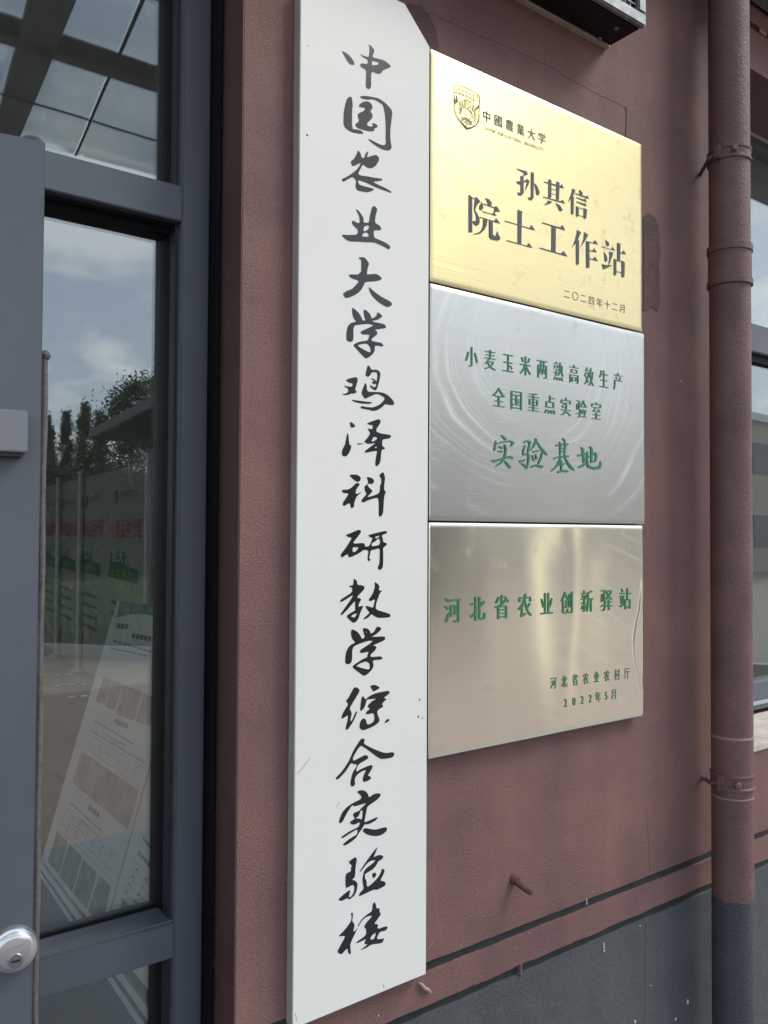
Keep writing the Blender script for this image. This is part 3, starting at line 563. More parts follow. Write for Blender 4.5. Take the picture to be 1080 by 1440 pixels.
# 孙 其 信
for ch in (
 [[(137,86),(190,103),(203,102),(220,130),(187,142),(190,120),(137,91)], [(165,140),(187,140),(187,265),(170,285),(150,280),(142,258),(165,265),(165,205),(145,198),(133,180),(165,178)], [(187,180),(210,162),(230,178),(222,205),(195,252),(208,200),(210,184),(187,188)], [(240,110),(262,120),(258,300),(245,318),(225,312),(218,295),(240,298)], [(262,188),(285,215),(303,260),(295,282),(280,275),(275,240)]],
 [[(332,180),(455,212),(463,198),(478,233),(332,186)], [(367,163),(388,172),(387,299),(366,297)], [(425,180),(447,190),(442,315),(423,310)], [(328,289),(458,324),(468,312),(487,342),(328,295)], [(388.5,234),(422.5,243),(422.5,247),(388.5,238)], [(388.5,267),(422.5,276),(422.5,280),(388.5,271)], [(365,318),(395,330),(372,345),(330,352),(350,340)], [(415,335),(450,355),(468,385),(460,398),(445,390),(435,365)]],
 [[(540,230),(562,245),(545,285),(550,295),(548,415),(538,422),(530,415),(530,305),(508,332),(520,300),(535,260)], [(590,240),(612,258),(615,275),(600,280),(590,262)], [(560,265),(640,290),(650,282),(658,308),(560,271)], [(568,294),(625,312),(632,303),(645,332),(568,300)], [(568,324),(625,342),(632,335),(643,362),(568,330)], [(567,358),(585,370),(585,430),(575,436),(567,432)], [(622,372),(645,385),(640,448),(628,452),(622,445)], [(585.5,369),(621.5,379),(621.5,383),(585.5,373)], [(585.5,424),(621.5,434),(621.5,438),(585.5,428)]]):
    tr(ch, 700, 220, 5.143, SLATEINK, brass)
# 院 士 工 作 站
tr([[(172,213),(217,245),(217,690),(172,692)], [(217.5,248),(250,262),(265,238),(322,300),(305,315),(275,350),(252,408),(285,460),(305,510),(312,560),(300,595),(265,608),(238,585),(218,548),(240,550),(262,545),(268,510),(260,460),(240,410),(250,270),(217.5,258)],
    [(335,303),(350,335),(358,380),(345,405),(325,412),(305,390),(310,355)], [(378,253),(430,275),(462,310),(462,345),(445,358),(415,350),(412,310)], [(359,325),(500,372),(505,360),(530,365),(570,432),(530,425),(500,440),(492,420),(500,385),(359,336)],
    [(342,421),(470,458),(488,430),(527,484),(342,430)], [(308,490),(495,548),(520,511),(570,580),(308,500)], [(358,518),(408,534),(400,600),(370,660),(320,705),(238,720),(238,712),(310,685),(345,640),(358,580)], [(430,541),(475,554),(478,720),(500,738),(520,730),(535,665),(545,715),(572,760),(565,785),(535,795),(450,775),(432,745)]], 640, 250, 9, SLATEINK, brass)
tr([[(792,403),(855,433),(845,455),(838,838),(792,830)], [(628,541),(791,589),(791,598),(628,552)], [(845,606),(940,636),(965,597),(1012,667),(845,617)], [(653,788),(908,860),(932,823),(980,890),(653,799)]], 640, 250, 9, SLATEINK, brass)
tr([[(320,476),(450,513),(468,495),(489,536),(320,483)], [(390,503),(420,512),(418,692),(388,685)], [(303,658),(455,703),(475,683),(504,725),(303,666)]], 700, 220, 5.143, SLATEINK, brass)
tr([[(372,208),(425,240),(385,330),(400,350),(397,640),(385,652),(362,648),(360,375),(304,442),(330,390),(350,330),(370,250)], [(460,235),(515,270),(480,340),(412,442),(440,380),(458,310),(462,260)], [(487,348),(530,358),(530,680),(520,692),(490,688)], [(530.5,358),(575,373),(600,338),(639,397),(530.5,368)], [(530.5,466),(570,473),(590,440),(624,497),(530.5,475)], [(530.5,568),(575,580),(598,548),(637,607),(530.5,578)]], 770, 300, 9, SLATEINK, brass)
tr([[(731,333),(770,365),(782,400),(765,422),(745,400)], [(688,417),(805,456),(822,422),(852,474),(688,427)], [(710,482),(750,540),(758,590),(740,620),(722,600),(720,540)], [(782,478),(832,505),(795,600),(780,655),(826,660),(780,680),(705,712),(688,640),(720,650),(772,660),(785,560)], [(882,368),(922,388),(918,608),(882,598)], [(918.5,493),(945,497),(962,466),(992,522),(918.5,503)], [(840,570),(870,590),(870,775),(860,787),(840,780)], [(938,593),(977,625),(972,800),(960,812),(938,805)], [(870.5,588),(937.5,608),(937.5,618),(870.5,598)], [(870.5,731),(937.5,749),(937.5,758),(870.5,740)]], 770, 300, 9, SLATEINK, brass)
def P2(x, y): return at(x, y, YT)
type_line('character', '二〇二四年十二月', P2(797.3, 413.3), P2(875.6, 434), .0195, 1.05, YT, BROWNINK, brass, thin=-.010, smear=.004, n=2)
type_line('character', '中國農業大学', P2(684.6, 163.5), P2(762.2, 194.5), .0225, .98, YT, TEALINK, brass, thin=0, smear=.010, n=2)
type_line('letter', 'CHINA AGRICULTURAL UNIVERSITY', P2(683.5, 180), P2(763, 210.5), .0092, .95, YT, mat('fine_ink', (.07, .055, .035), .6), brass, thin=-.002, smear=0, n=1)
# crest: shield with sheaves, hills and a cog wheel
cr_ = [[(118,150,7),(230,150,7),(350,185,8),(480,250,8),(580,310,8),(645,380,9)], [(645,380,8),(638,500,8),(632,700,8),(630,820,10)], [(630,820,10),(612,890,14),(570,950,18),(480,1000,24),(385,1020,30)], [(118,150,7),(122,400,7),(130,620,8),(160,740,9),(230,850,12),(310,940,18),(385,1020,26)],
 [(132,288,6),(240,315,6),(350,360,6),(500,430,6),(628,480,6)], [(240,480,8),(240,720,8)], [(264,600,10),(268,720,10)], [(270,640,9),(320,600,9),(380,605,9),(430,640,10),(475,700,10),(498,800,12)], [(522,560,8),(538,850,8)], [(560,600,7),(556,850,7)],
 [(282,870,12),(320,830,14),(360,820,14),(420,850,16),(460,900,16),(482,945,14)], [(300,860,10),(282,800,18)], [(335,830,10),(325,782,18)], [(375,822,10),(380,780,18)], [(415,845,10),(432,810,18)], [(450,885,10),(470,865,18)],
 [(315,905,8),(350,860,8),(400,875,8)], [(330,930,8),(370,885,8),(425,905,8)], [(350,960,8),(385,915,8),(450,935,8)], [(375,985,8),(400,945,8),(455,962,8)], [(350,855,14),(400,880,14)],
 [(240,430,12),(262,425,12)], [(245,460,14),(275,500,16),(290,560,18)], [(270,590,16),(315,575,12)], [(305,450,12),(340,455,12)], [(350,430,14),(352,520,14),(345,580,12)], [(365,440,14),(410,470,16),(455,510,14)], [(310,500,10),(330,540,10)], [(385,530,8),(395,570,8)], [(410,500,8),(425,560,8)], [(440,540,8),(450,590,8)], [(470,560,16),(520,595,16)], [(495,520,12),(515,525,12)], [(400,575,12),(440,605,14)], [(480,620,18),(492,690,14)],
 [(150,340,12),(162,500,24)], [(168,380,10),(182,500,16)], [(615,530,10),(580,620,24)], [(600,560,8),(612,640,12)]]
for q in ((165,545),(185,590),(165,630),(190,670),(175,700),(205,720),(215,760),(240,800),(590,680),(575,720),(592,760),(568,790),(590,830),(560,850),(575,880),(540,900),(520,870),(500,890),(540,935)):
    cr_.append([(q[0]-10, q[1]-8, 7), (q[0]+10, q[1]+6, 12)])
for i in range(6):
    u = i/5; cx = 200+u*365; cy = 222+u*165
    cr_ += [[(cx-20, cy-22+6*u, 6), (cx+20, cy-10, 7)], [(cx, cy-34, 7), (cx+2, cy+34, 9)], [(cx-22, cy+8, 7), (cx+22, cy+22, 6)], [(cx-14, cy+30, 7), (cx-2, cy+2, 7)], [(cx+14, cy+34, 9), (cx+2, cy+6, 6)]]
for i in range(9):
    u = i/8; cr_.append([(160+u*420, 300+u*160, 9), (185+u*420, 309+u*162, 9)])
strokes('crest', cr_, 630, 110, 14.4, YT, mat('crest_ink', (.05, .065, .04), .6), brass, .0004, k=1.25)
n_ = [(310,680),(345,690),(385,705),(425,722)]
for (cx, cy), chx in zip(n_, '1905'):
    c = P2(630+cx/14.4, 110+(cy+25)/14.4); type_line('numeral', chx, c, c, .0062, 1, YT, BROWNINK, brass, thin=0, smear=0, n=1)
# green lettering on the two steel plates
type_line('character', '小麦玉米两熟高效生产', P2(663.2, 501.5), P2(869.5, 536.5), .0405, .76, YT, GREENINK, silver, smear=.038)
type_line('character', '全国重点实验室', P2(701.4, 559), P2(838.8, 578), .0400, .84, YT, GREENINK, silver, smear=.038)
K = dict(ox=680, oy=600, sc=6.0)
for ch in (
 [[(148,70,6),(165,85,14),(188,108,16)], [(103,115,5),(100,150,12),(93,198,16)], [(108,142,8),(170,128,10),(225,122,14),(252,138,20),(228,165,8)], [(128,168,8),(160,180,14)], [(120,205,8),(158,212,13)], [(178,150,10),(188,190,16),(180,250,15),(150,302,13),(104,334,6)], [(68,285,8),(95,290,16),(165,265,10),(225,255,16),(246,266,12)], [(178,288,8),(205,320,16),(226,348,12)]],
 [[(342,132,12),(368,120,12),(394,130,18),(384,170,12),(374,218,12)], [(352,158,10),(340,190,14),(332,232,8)], [(335,238,10),(372,228,14),(384,250,16),(378,300,14),(366,350,10)], [(304,292,16),(330,290,16),(352,276,8)], [(318,312,8),(340,320,12),(366,350,14)], [(440,100,12),(446,120,16),(420,170,9),(396,200,5)], [(452,130,8),(485,180,14),(515,215,16),(538,240,6)], [(418,212,10),(468,202,12)], [(412,240,8),(425,285,12)], [(440,232,8),(450,272,13)], [(496,216,10),(486,262,14),(462,315,8)], [(404,340,12),(440,325,12),(496,338,18)]],
 [[(670,102,12),(684,115,14)], [(612,160,12),(660,150,10),(712,148,16)], [(642,130,10),(650,160,14),(648,238,10)], [(686,118,10),(690,160,13),(684,240,10)], [(652,186,8),(684,182,8)], [(652,212,8),(684,208,8)], [(596,270,10),(640,252,10),(716,250,14)], [(652,262,10),(630,315,14),(600,352,10),(572,374,5)], [(688,262,8),(712,310,14),(740,345,18),(766,368,6)], [(655,285,12),(658,375,12)], [(636,318,9),(684,314,10)], [(630,382,16),(668,372,12),(708,376,16)]],
 [[(798,244,14),(830,238,12),(862,228,12)], [(822,172,8),(838,190,18),(845,300,14)], [(800,345,10),(835,328,18),(876,300,6)], [(858,272,8),(900,248,10),(944,222,16),(952,250,14),(942,290,12),(926,300,6)], [(898,168,10),(912,190,16),(910,302,12)], [(876,210,8),(872,290,14),(884,335,15),(930,352,18),(975,345,22),(988,318,12),(984,290,5)]]):
    strokes('character', ch, m=GREENINK, parent=silver, Y=YT, lift=.0004, k=1.22, **K)
type_line('character', '河北省农业创新驿站', P2(636.6, 858), P2(878.9, 842), .0475, .80, YT, GREENINK2, lower, thin=-.004, smear=.034)
type_line('character', '河北省农业农村厅', P2(778, 960.5), P2(881.2, 946.5), .0245, .72, YT, GREENINK2, lower, thin=-.006, smear=.02)
type_line('character', '2022年5月', P2(795.8, 988.5), P2(863, 976), .0225, .80, YT, GREENINK2, lower, thin=-.006, smear=.02)

# ================================================================== BLACK SCREEN BOX OVER THE SIGNS
A = at(852, 68.5, 0)                                # lower right corner against the wall
B = A.copy(); dep = .10
while at(893, 38, -dep).x > A.x and dep > .02: dep -= .001
xb1 = A.x; xb0 = A.x-1.02; z0 = A.z; yb = -dep
zf = at(893, 38, yb).z
sc_ = thing('display_box', 'black wall box with grey metal front frame and mesh at the top edge', 'display box')
link('casing', BX(xb0, xb1, yb+.014, -.012, z0, z0+.34, .002), BLACK, sc_)
link('mounting_plate', BX(xb0+.002, xb1-.001, -.0115, -.0008, z0-.0035, z0+.338), CREAM, sc_)
fw_ = .024
for nm, a in (('frame_rail', (xb0, xb1+.002, z0-.002, z0+fw_)), ('frame_rail', (xb0, xb1+.002, z0+.34-fw_, z0+.342)), ('frame_stile', (xb1-fw_+.002, xb1+.002, z0+fw_+.0003, z0+.34-fw_-.0003)), ('frame_stile', (xb0, xb0+fw_, z0+fw_+.0003, z0+.34-fw_-.0003))):
    link(nm, BX(a[0], a[1], yb, yb+.0138, a[2], a[3], .003), ALU, sc_, False)
bm = bmesh.new(); n = 60
for i in range(n):
    x = xb0+fw_+(xb1-xb0-2*fw_)*i/n; box(bm, x, x+.002, yb+.0085, yb+.0098, z0+fw_, z0+.34-fw_)
for i in range(22):
    z = z0+fw_+(.34-2*fw_)*i/22; box(bm, xb0+fw_, xb1-fw_, yb+.007, yb+.0083, z, z+.002)
tag(link('mesh_screen', bm, ALU, sc_), kind='stuff')
for (px, py) in ((843, 54.5), (866.5, 40)):
    c = on_z(px, py, z0); c = Vector((min(max(c.x, xb1-.12), xb1-.012), c.y, z0))
    link('screw', lathe(bmesh.new(), [(.0052, 0), (.0048, .0016), (.002, .003)], c, (0, 0, -1), 12), ALU, sc_, True)

# ================================================================== DRAINPIPE
pr = .0545
PC = at(1028, 747, -.075); pxc, pyc = PC.x, -.072
# radius from the two silhouette edges
import math as _m
def sil(r):
    d = Vector((pxc-CAM.x, pyc-CAM.y)); D0 = d.length; a = _m.atan2(d.y, d.x); s = _m.asin(r/D0)
    out = []
    for q in (a+s, a-s):
        v = Vector((_m.cos(q), _m.sin(q), 0)); fx = v.x*fw.x+v.y*fw.y; rx = v.x*rt.x+v.y*rt.y
        out.append(540+F*rx/fx)
    return out
for _ in range(60):
    l_, r_ = sil(pr); w = r_-l_
    pr *= (59.8/w)**.7; pxc += (1028.3-(l_+r_)/2)/F*2.2*.6
    if pyc+pr > -.012: pyc = -.012-pr
dp = thing('drainpipe', 'brown round drainpipe with grey painted foot running up the wall beside the window', 'drainpipe', loc=(pxc, pyc, 0))
zpg = at(1033, 1273, pyc-pr*.6).z
def pz(py): return at(1028, py, pyc-pr*.7).z
link('pipe', lathe(bmesh.new(), [(pr, zpg), (pr, 5.1)], (0, 0, 0), (0, 0, 1), 48), PIPEM, dp, True)
bm = lathe(bmesh.new(), [(pr+.0003, .005), (pr+.0003, zpg)], (0, 0, 0), (0, 0, 1), 96)
for v in bm.verts:
    if v.co.z > zpg-.01: v.co.z += .0045*noise.noise(Vector((v.co.x*45, v.co.y*45, 1)))+.003
link('painted_foot', bm, PIPEG, dp, True)
for za, zb_, e in ((pz(337), pz(346), .0050), (pz(386), pz(394), .0050), (pz(361), pz(364), .0015)):
    link('socket_ring', lathe(bmesh.new(), [(pr-.001, zb_-.002), (pr+e, zb_), (pr+e, za), (pr-.001, za+.003)], (0, 0, 0), (0, 0, 1), 48), PIPEM, dp, True)
link('socket', lathe(bmesh.new(), [(pr, pz(388)), (pr+.0022, pz(387)), (pr+.0022, pz(342)), (pr, pz(341))], (0, 0, 0), (0, 0, 1), 48), PIPEM, dp, True)
wx_ = at(989, 1100, 0).x-pxc
def clamp(za, zb_):
    cl = link('clamp', lathe(bmesh.new(), [(pr, zb_-.001), (pr+.0035, zb_), (pr+.0035, zb_+.004), (pr+.0016, zb_+.006), (pr+.0016, za-.006), (pr+.0035, za-.004), (pr+.0035, za), (pr, za+.001)], (0, 0, 0), (0, 0, 1), 48), PIPEM, dp, True)
    zc = (za+zb_)/2
    b = BX(-pr-.012, -pr+.006, -.009, .004, zb_-.002, za+.002, .002); link('clamp_lug', b, PIPEM, cl)
    link('wall_pin', tube([(-pr-.002, -.002, zc), (-pr-.004, .02, zc-.006), (wx_, -pyc+.004, zc-.014)], .0045, 8), PIPEM, cl)
    link('bolt', lathe(bmesh.new(), [(.0085, 0), (.0085, .004), (.006, .007)], (-pr+.004, -.036, zc), (-.5, -.85, 0), 6), PIPEM, cl)
clamp(pz(200), pz(217)); clamp(pz(1096), pz(1117))
link('joint_bead', lathe(bmesh.new(), [(pr, pz(1046)), (pr+.0014, pz(1044)), (pr, pz(1041))], (0, 0, 0), (0, 0, 1), 48), mat('pale_bead', (.26, .17, .165), .7), dp, True)
link('joint_bead', lathe(bmesh.new(), [(pr, pz(1131)), (pr+.001, pz(1129.5)), (pr, pz(1128))], (0, 0, 0), (0, 0, 1), 48), MATS['pale_bead'], dp, True)

# ================================================================== WINDOW BEYOND THE PIPE
yw = .19
wn = thing('window', 'grey framed window with reflecting panes beyond the drainpipe', 'window')
zc0 = at(1070, 163, yw).z; za = at(1070, 212, yw+.02).z; zb2 = at(1070, 462, yw+.02).z; zb3 = at(1070, 497, yw).z; zb4 = at(1070, 512, yw+.02).z
zb5 = at(1070, 955, yw+.02).z; zb6 = at(1070, 984, yw).z
xw1 = xw+1.5
link('sealant_line', BX(xw, xw1, yw-.012, yw+.02, zc0, zh-.0005), mat('cream_sealant', (.6, .55, .42), .7), wn)
link('frame_rail', BX(xw, xw1, yw, yw+.07, za, zc0-.0005, .003), FRAME, wn)
link('frame_rail', BX(xw, xw1, yw, yw+.07, zb3, zb2, .003), FRAME, wn)
link('frame_rail', BX(xw, xw1, yw, yw+.07, zs+.012, zb5-.004, .003), FRAME, wn)
link('frame_bead', BX(xw, xw1, yw-.006, yw-.0005, zb6-.012, zb6, .002), mat('pale_powder_coat', (.35, .38, .42), .4), wn)
link('frame_bead', BX(xw, xw1, yw+.015, yw+.05, zb4, zb3-.0005), RUB, wn)
for x in (xw, xw1-.05): link('frame_stile', BX(x+.0005, x+.05, yw+.002, yw+.068, zs+.014, zc0-.001, .003), FRAME, wn)
link('pane', BX(xw+.05, xw1-.05, yw+.03, yw+.034, zb2, za), GLASS, wn)
link('pane', BX(xw+.05, xw1-.05, yw+.03, yw+.034, zb5-.004, zb4), GLASS, wn)
link('sky_reflection_sheet', BX(xw+.05, xw1-.05, yw+.06, yw+.062, zb2-.01, za+.01), mat('pale_sky_reflection', (.62, .66, .68), .8, vary=.1, vscale=5), wn)  # pale sheet behind the upper pane, standing in for reflected sky
link('sill', BX(xw+.002, xw1, -.004, yw-.002, zs-.016, zs+.004, .003), mat('chipped_sill', (.55, .53, .48), .7, vary=.3, vscale=25, bump=.4, bscale=60, bdist=.003), wn)
c = at(1073, 48, 0); link('sealant_scrap', BX(c.x-.018, c.x+.016, -.0015, .002, c.z-.0015, c.z+.010, .001), mat('pink_sealant', (.42, .19, .15), .8), wall)
on_wall([(1061, 180), (1061.5, 170), (1062, 180)], 'paint_fleck', LF) if False else None

# ================================================================== GLAZED ENTRANCE
ge = thing('glazed_entrance', 'dark grey aluminium framed glazing with transom beside the brown wall', 'glazing')
xj0 = at(251, 747, YF).x; xj1 = at(290, 747, YF).x
xgl = at(230, 747, YG).x
zt1 = (at(66.7, 211.7, YF).z+at(256.7, 261.7, YF).z)/2; zt0 = (at(65.7, 265.7, YF).z+at(256.7, 311.7, YF).z)/2
zr1 = (at(53.3, 1353, YF).z+at(245, 1298, YF).z)/2; zr0 = (at(108, 1388, YF).z+at(245, 1348, YF).z)/2
zgt = (at(66, 300.5, YG).z+at(233, 333, YG).z)/2; zgb = (at(55, 1313, YG).z+at(222, 1273, YG).z)/2
zgu = at(150, 228, YG).z
zgl = zr0-.03
XL = -6.2; ZT = 3.05
link('jamb', BX(xj0, xj1, YF, YF+.10, .02, ZT, .002), FRAME, ge)
link('gasket', BX(xj1+.0004, xc+.02, .068, YF+.09, .02, ZT), RUB, ge)
for (px, w, y0, y1) in ((300, .004, .062, .0678), ):
    xg = at(px, 747, .068).x; link('gasket_lip', BX(xg, xg+w, y0, y1, .02, ZT), RUB, ge)
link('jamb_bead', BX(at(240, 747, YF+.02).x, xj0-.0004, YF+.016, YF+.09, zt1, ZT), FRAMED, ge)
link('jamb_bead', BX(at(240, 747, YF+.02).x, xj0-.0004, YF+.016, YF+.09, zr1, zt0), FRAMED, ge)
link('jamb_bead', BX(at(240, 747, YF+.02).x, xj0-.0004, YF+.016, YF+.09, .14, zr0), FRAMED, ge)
link('jamb_bead', BX(xgl, at(240, 747, YF+.02).x-.0004, YF+.036, YF+.088, zgb-.004, zgt+.004), RUB, ge)
link('jamb_bead', BX(xgl, at(240, 747, YF+.02).x-.0004, YF+.036, YF+.088, zt1+.0, ZT-.01), RUB, ge)
link('jamb_bead', BX(xgl, at(240, 747, YF+.02).x-.0004, YF+.036, YF+.088, .15, zr0-.0), RUB, ge)
link('transom_bar', BX(XL, xj0-.0006, YF, YF+.10, zt0, zt1, .0015), FRAME, ge)
link('transom_bead', BX(XL, xj0-.001, YF+.016, YF+.09, zgt+.012, zt0-.0005), FRAMED, ge)
link('transom_bead', BX(XL, xgl-.0005, YF+.034, YF+.09, zgt, zgt+.0115), RUB, ge)
link('lower_rail', BX(XL, xj0-.0006, YF, YF+.10, zr0, zr1, .0015), FRAME, ge)
# sloping glazing bead over the lower rail
pr_ = [(XL, YF+.004, zr1+.0003), (XL, YF+.004, zr1+.004), (XL, YG-.014, zgb-.006), (XL, YG-.004, zgb-.004), (XL, YG-.004, zr1+.0003)]
link('sill_bead', prism(pr_, (xj0-.001-XL, 0, 0)), FRAME, ge)
link('sill_gasket', BX(XL, xgl-.0005, YG-.0036, YG+.01, zgb-.01, zgb), RUB, ge)
link('bottom_rail', BX(XL, xj0-.0006, YF, YF+.10, .02, .14, .0015), FRAME, ge)
link('head_rail', BX(XL, xj0-.0006, YF, YF+.10, 2.97, ZT, .0015), FRAME, ge)
for x in (-1.62, -2.85, -4.08, -5.3): link('mullion', BX(x, x+.06, YF+.0005, YF+.0995, .141, 2.969, .0015), FRAME, ge)
link('pane', BX(-1.56, xgl+.004, YG, YG+.006, zt1-.004, 2.975), GLASS, ge)
link('pane', BX(-1.56, xgl+.004, YG, YG+.006, zgb-.008, zgt+.006), GLASS, ge)
link('pane', BX(-1.56, xgl+.004, YG, YG+.006, .135, zr0+.004), GLASS, ge)
for a, b in ((-2.79, -1.62), (-4.02, -2.85), (-5.24, -4.08), (-6.2, -5.3)):
    link('pane', BX(a, b, YG, YG+.006, zt1-.004, 2.975), GLASS, ge)
    link('pane', BX(a, b, YG, YG+.006, .135, zt0+.004), GLASS, ge)

rd_ = random.Random(4); DUST = mat('pale_dust', (.45, .44, .42), .9)
for nm, xa, ya, yb_, n_d in (('gasket_dust', xj1+.0002, .072, .1045, 34), ('reveal_dust', xc-.0027, .006, .064, 46)):
    bm = bmesh.new()
    for i in range(n_d):
        y = rd_.uniform(ya, yb_); z = rd_.uniform(.7, 2.3); w = rd_.uniform(.0003, .0009); h = rd_.uniform(.0003, .0016)
        x0_ = xc+.0198 if nm == 'gasket_dust' else xa
        if nm == 'gasket_dust': box(bm, rd_.uniform(xj1+.001, xc+.019), 0, .0674, .0681, z, z+h); vs = list(bm.verts)[-8:]; xm = rd_.uniform(xj1+.002, xc-.003); [setattr(v.co, 'x', xm+(w if v.co.x < .0 and j % 2 else 0)) for j, v in enumerate(vs)]
        else: box(bm, xa, xa+.0006, y, y+w, z, z+h)
    tag(link(nm, bm, DUST, ge if nm == 'gasket_dust' else wall), kind='stuff')
# ---- door leaf standing a little open in front of it
E_ = at(55.5, 747, -.045); th = math.radians(9.6)
dl = Vector((-math.cos(th), math.sin(th), 0)); dn = Vector((-math.sin(th), -math.cos(th), 0))   # along the leaf to the hinge, and outward
ztop = at(64.5, 199, E_.y).z
lf = thing('door_leaf', 'grey aluminium door leaf standing ajar at the left edge with round lock and box handle', 'door', loc=(E_.x, E_.y, 0))
lf.rotation_euler = (0, 0, math.atan2(-dl.y, -dl.x))
# local axes: +x towards the free edge, -y outward ; the free edge is x = 0
link('stile', BX(-.115, 0, 0, .045, .03, ztop, .0016), FRAME, lf)
link('stile', BX(-.90, -.785, 0, .045, .03, ztop, .0016), FRAME, lf)
link('top_rail', BX(-.7845, -.1155, .001, .044, ztop-.10, ztop-.001, .0015), FRAME, lf)
link('bottom_rail', BX(-.7845, -.1155, .001, .044, .031, .22, .0015), FRAME, lf)
link('pane', BX(-.7845, -.1155, .02, .026, .22, ztop-.10), GLASS, lf)
def loc(px, py, off):            # photo pixel -> local point on the leaf plane moved outward by off
    P0 = E_+dn*off; p = on_plane(px, py, P0, dn); v = p-Vector((E_.x, E_.y, 0))
    return Vector((v.dot(-dl), -v.dot(dn), v.z))
hb = .030
a = loc(40, 577, hb); b = loc(39, 636, hb)
link('handle_box', BX(-.26, (a.x+b.x)/2, -hb, -.0006, (b.z), (a.z), .0015), mat('satin_grey', (.19, .20, .225), .35, metal=.2, vary=.08, vscale=10), lf)
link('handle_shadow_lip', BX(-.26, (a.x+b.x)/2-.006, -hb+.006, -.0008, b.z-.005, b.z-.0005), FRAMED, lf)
c = loc(20, 1336.5, .008)
lk = link('lock_rose', lathe(bmesh.new(), [(.0268, -.008), (.0268, -.002), (.0255, .001), (.0225, .0022), (.0222, .0045), (.0185, .0075), (.017, .0078), (.0001, .0080)], (c.x-.0002, -.008, c.z), (0, -1, 0), 48, False), STEELL, lf, True)
c2_ = (c.x+.0012, -.0161, c.z-.0085)
ck = link('lock_core', lathe(bmesh.new(), [(.0085, -.001), (.0085, .0012), (.0078, .0018), (.0001, .0018)], c2_, (0, -1, 0), 28, False), STEELD, lk, True)
link('keyhole', BX(c2_[0]-.005, c2_[0]+.005, c2_[1]-.0024, c2_[1]-.0019, c2_[2]-.0012, c2_[2]+.0012), INK, lk)
for i, (dx, dz) in enumerate(((-.010, .0055), (-.007, .0064), (-.004, .007), (-.001, .0075), (.002, .008), (.005, .0085), (.008, .009))):
    link('embossed_mark', BX(c.x+dx-.0009, c.x+dx+.0009, -.0163, -.0159, c.z+dz-.0013, c.z+dz+.0013), STEELL, lk)
# pile seal in the free edge, starting part way up
zs0 = at(62, 500, E_.y).z
bmS = tube([(.0042+.0006*math.sin(i*.9), .016, .03+(zs0-.03)*i/60) for i in range(61)], [.0040+.0006*random.random() for i in range(61)], 10)
sl_ = link('pile_seal', bmS, SEAL, lf, True)
bm = bmesh.new()
for i in range(5200):
    z = random.uniform(.03, zs0+.002); a = random.uniform(-1.5, 1.5); L = random.uniform(.0048, .0062)
    p = Vector((.004, .016, z)); d = Vector((math.cos(a), math.sin(a), random.uniform(-.5, .3))).normalized()*L
    w = Vector((0, 0, .00045)); v = [bm.verts.new(p+w), bm.verts.new(p-w), bm.verts.new(p+d)]; bm.faces.new(v)
tag(link('bristles', bm, SEAL, sl_), kind='stuff')
link('seal_knot', lathe(bmesh.new(), [(.001, 0), (.0058, .002), (.0068, .006), (.0048, .010), (.001, .012)], (.0042, .016, zs0-.002), (.15, 0, 1), 14), SEAL, lf, True)

# ================================================================== INSIDE, SEEN THROUGH THE GLASS
ROOMW = mat('room_wall_paint', (.42, .42, .39), .8, vary=.1, vscale=2)
FLOORM = mat('dark_floor_tile', (.13, .125, .11), .35, vary=.2, vscale=3)
def structure(name, bm, m): return tag(link(name, bm, m), kind='structure')
structure('room_floor', BX(-6.2, 5, .31, 16, -.12, .012), FLOORM)
structure('room_ceiling', BX(-6.2, 5, .31, 16, 3.06, 3.2), ROOMW)
structure('room_wall', BX(-6.4, -6.2, .31, 16, -.1, .5), ROOMW)       # open band above this unseen side wall, added to let daylight onto the boards
for ya in (.31, 4.2, 8.2, 12.2, 15.8): structure('room_wall', BX(-6.4, -6.2, ya, ya+.2, .5, 3.06), ROOMW)
structure('room_wall', BX(5, 5.2, .31, 16, -.1, 3.06), ROOMW)
structure('room_wall', BX(-6.2, 5, 16, 16.2, -.1, 3.06), ROOMW)
PAPER = mat('poster_paper', (.66, .67, .63), .45, vary=.04, vscale=3)
NAVY = mat('navy_print', (.012, .018, .07), .45)
TXT = mat('grey_print', (.10, .10, .10), .5)
PHOTO1 = mat('dark_photo_print', (.10, .085, .08), .4, col2=(.26, .24, .22), vscale=22, ramp=(.45, .6))
PHOTO2 = mat('warm_photo_print', (.42, .31, .24), .4, col2=(.20, .12, .09), vscale=9, ramp=(.4, .62))
TEALP = mat('teal_print', (.09, .20, .24), .45, vary=.5, vscale=6)
REDP = mat('red_print', (.45, .03, .035), .5)
GRNP = mat('green_print', (.02, .19, .05), .5, vary=.2, vscale=9)
LIMEP = mat('lime_print', (.28, .45, .08), .5)
# leaning display boards just inside
_b = on_z(57, 1213, .20); _t = on_plane(165, 845, _b, Vector((0, 1, 0)))
axis = Vector((0, 1, 0)); edge = (_t-_b); nn = axis.cross(edge).normalized()
if nn.dot(CAM-_b) < 0: nn = -nn
def lp(px, py, off=0.0): return on_plane(px, py, _b+nn*off, nn)
def lquad(pts, name, m, parent, off=.0008, th=.0004): return link(name, prism([lp(x, y, off) for x, y in pts], tuple(-nn*th)), m, parent)
def board(nm, label, y0, y1):
    r = thing(nm, label, 'display board', 'white printed boards leaning inside the glass')
    eu = edge.normalized(); H = edge.length
    p0 = Vector((_b.x, y0, _b.z)); p1 = Vector((_b.x, y1, _b.z))
    link('panel', prism([p0, p1, p1+eu*H, p0+eu*H], tuple(-nn*.018)), PAPER, r)
    return r
seam = lp(152, 1291); Y0 = _b.y; Y1 = seam.y
b1 = board('display_board', 'white printed board with photo rows leaning inside the door glass, the far one', Y0, Y1+.004)
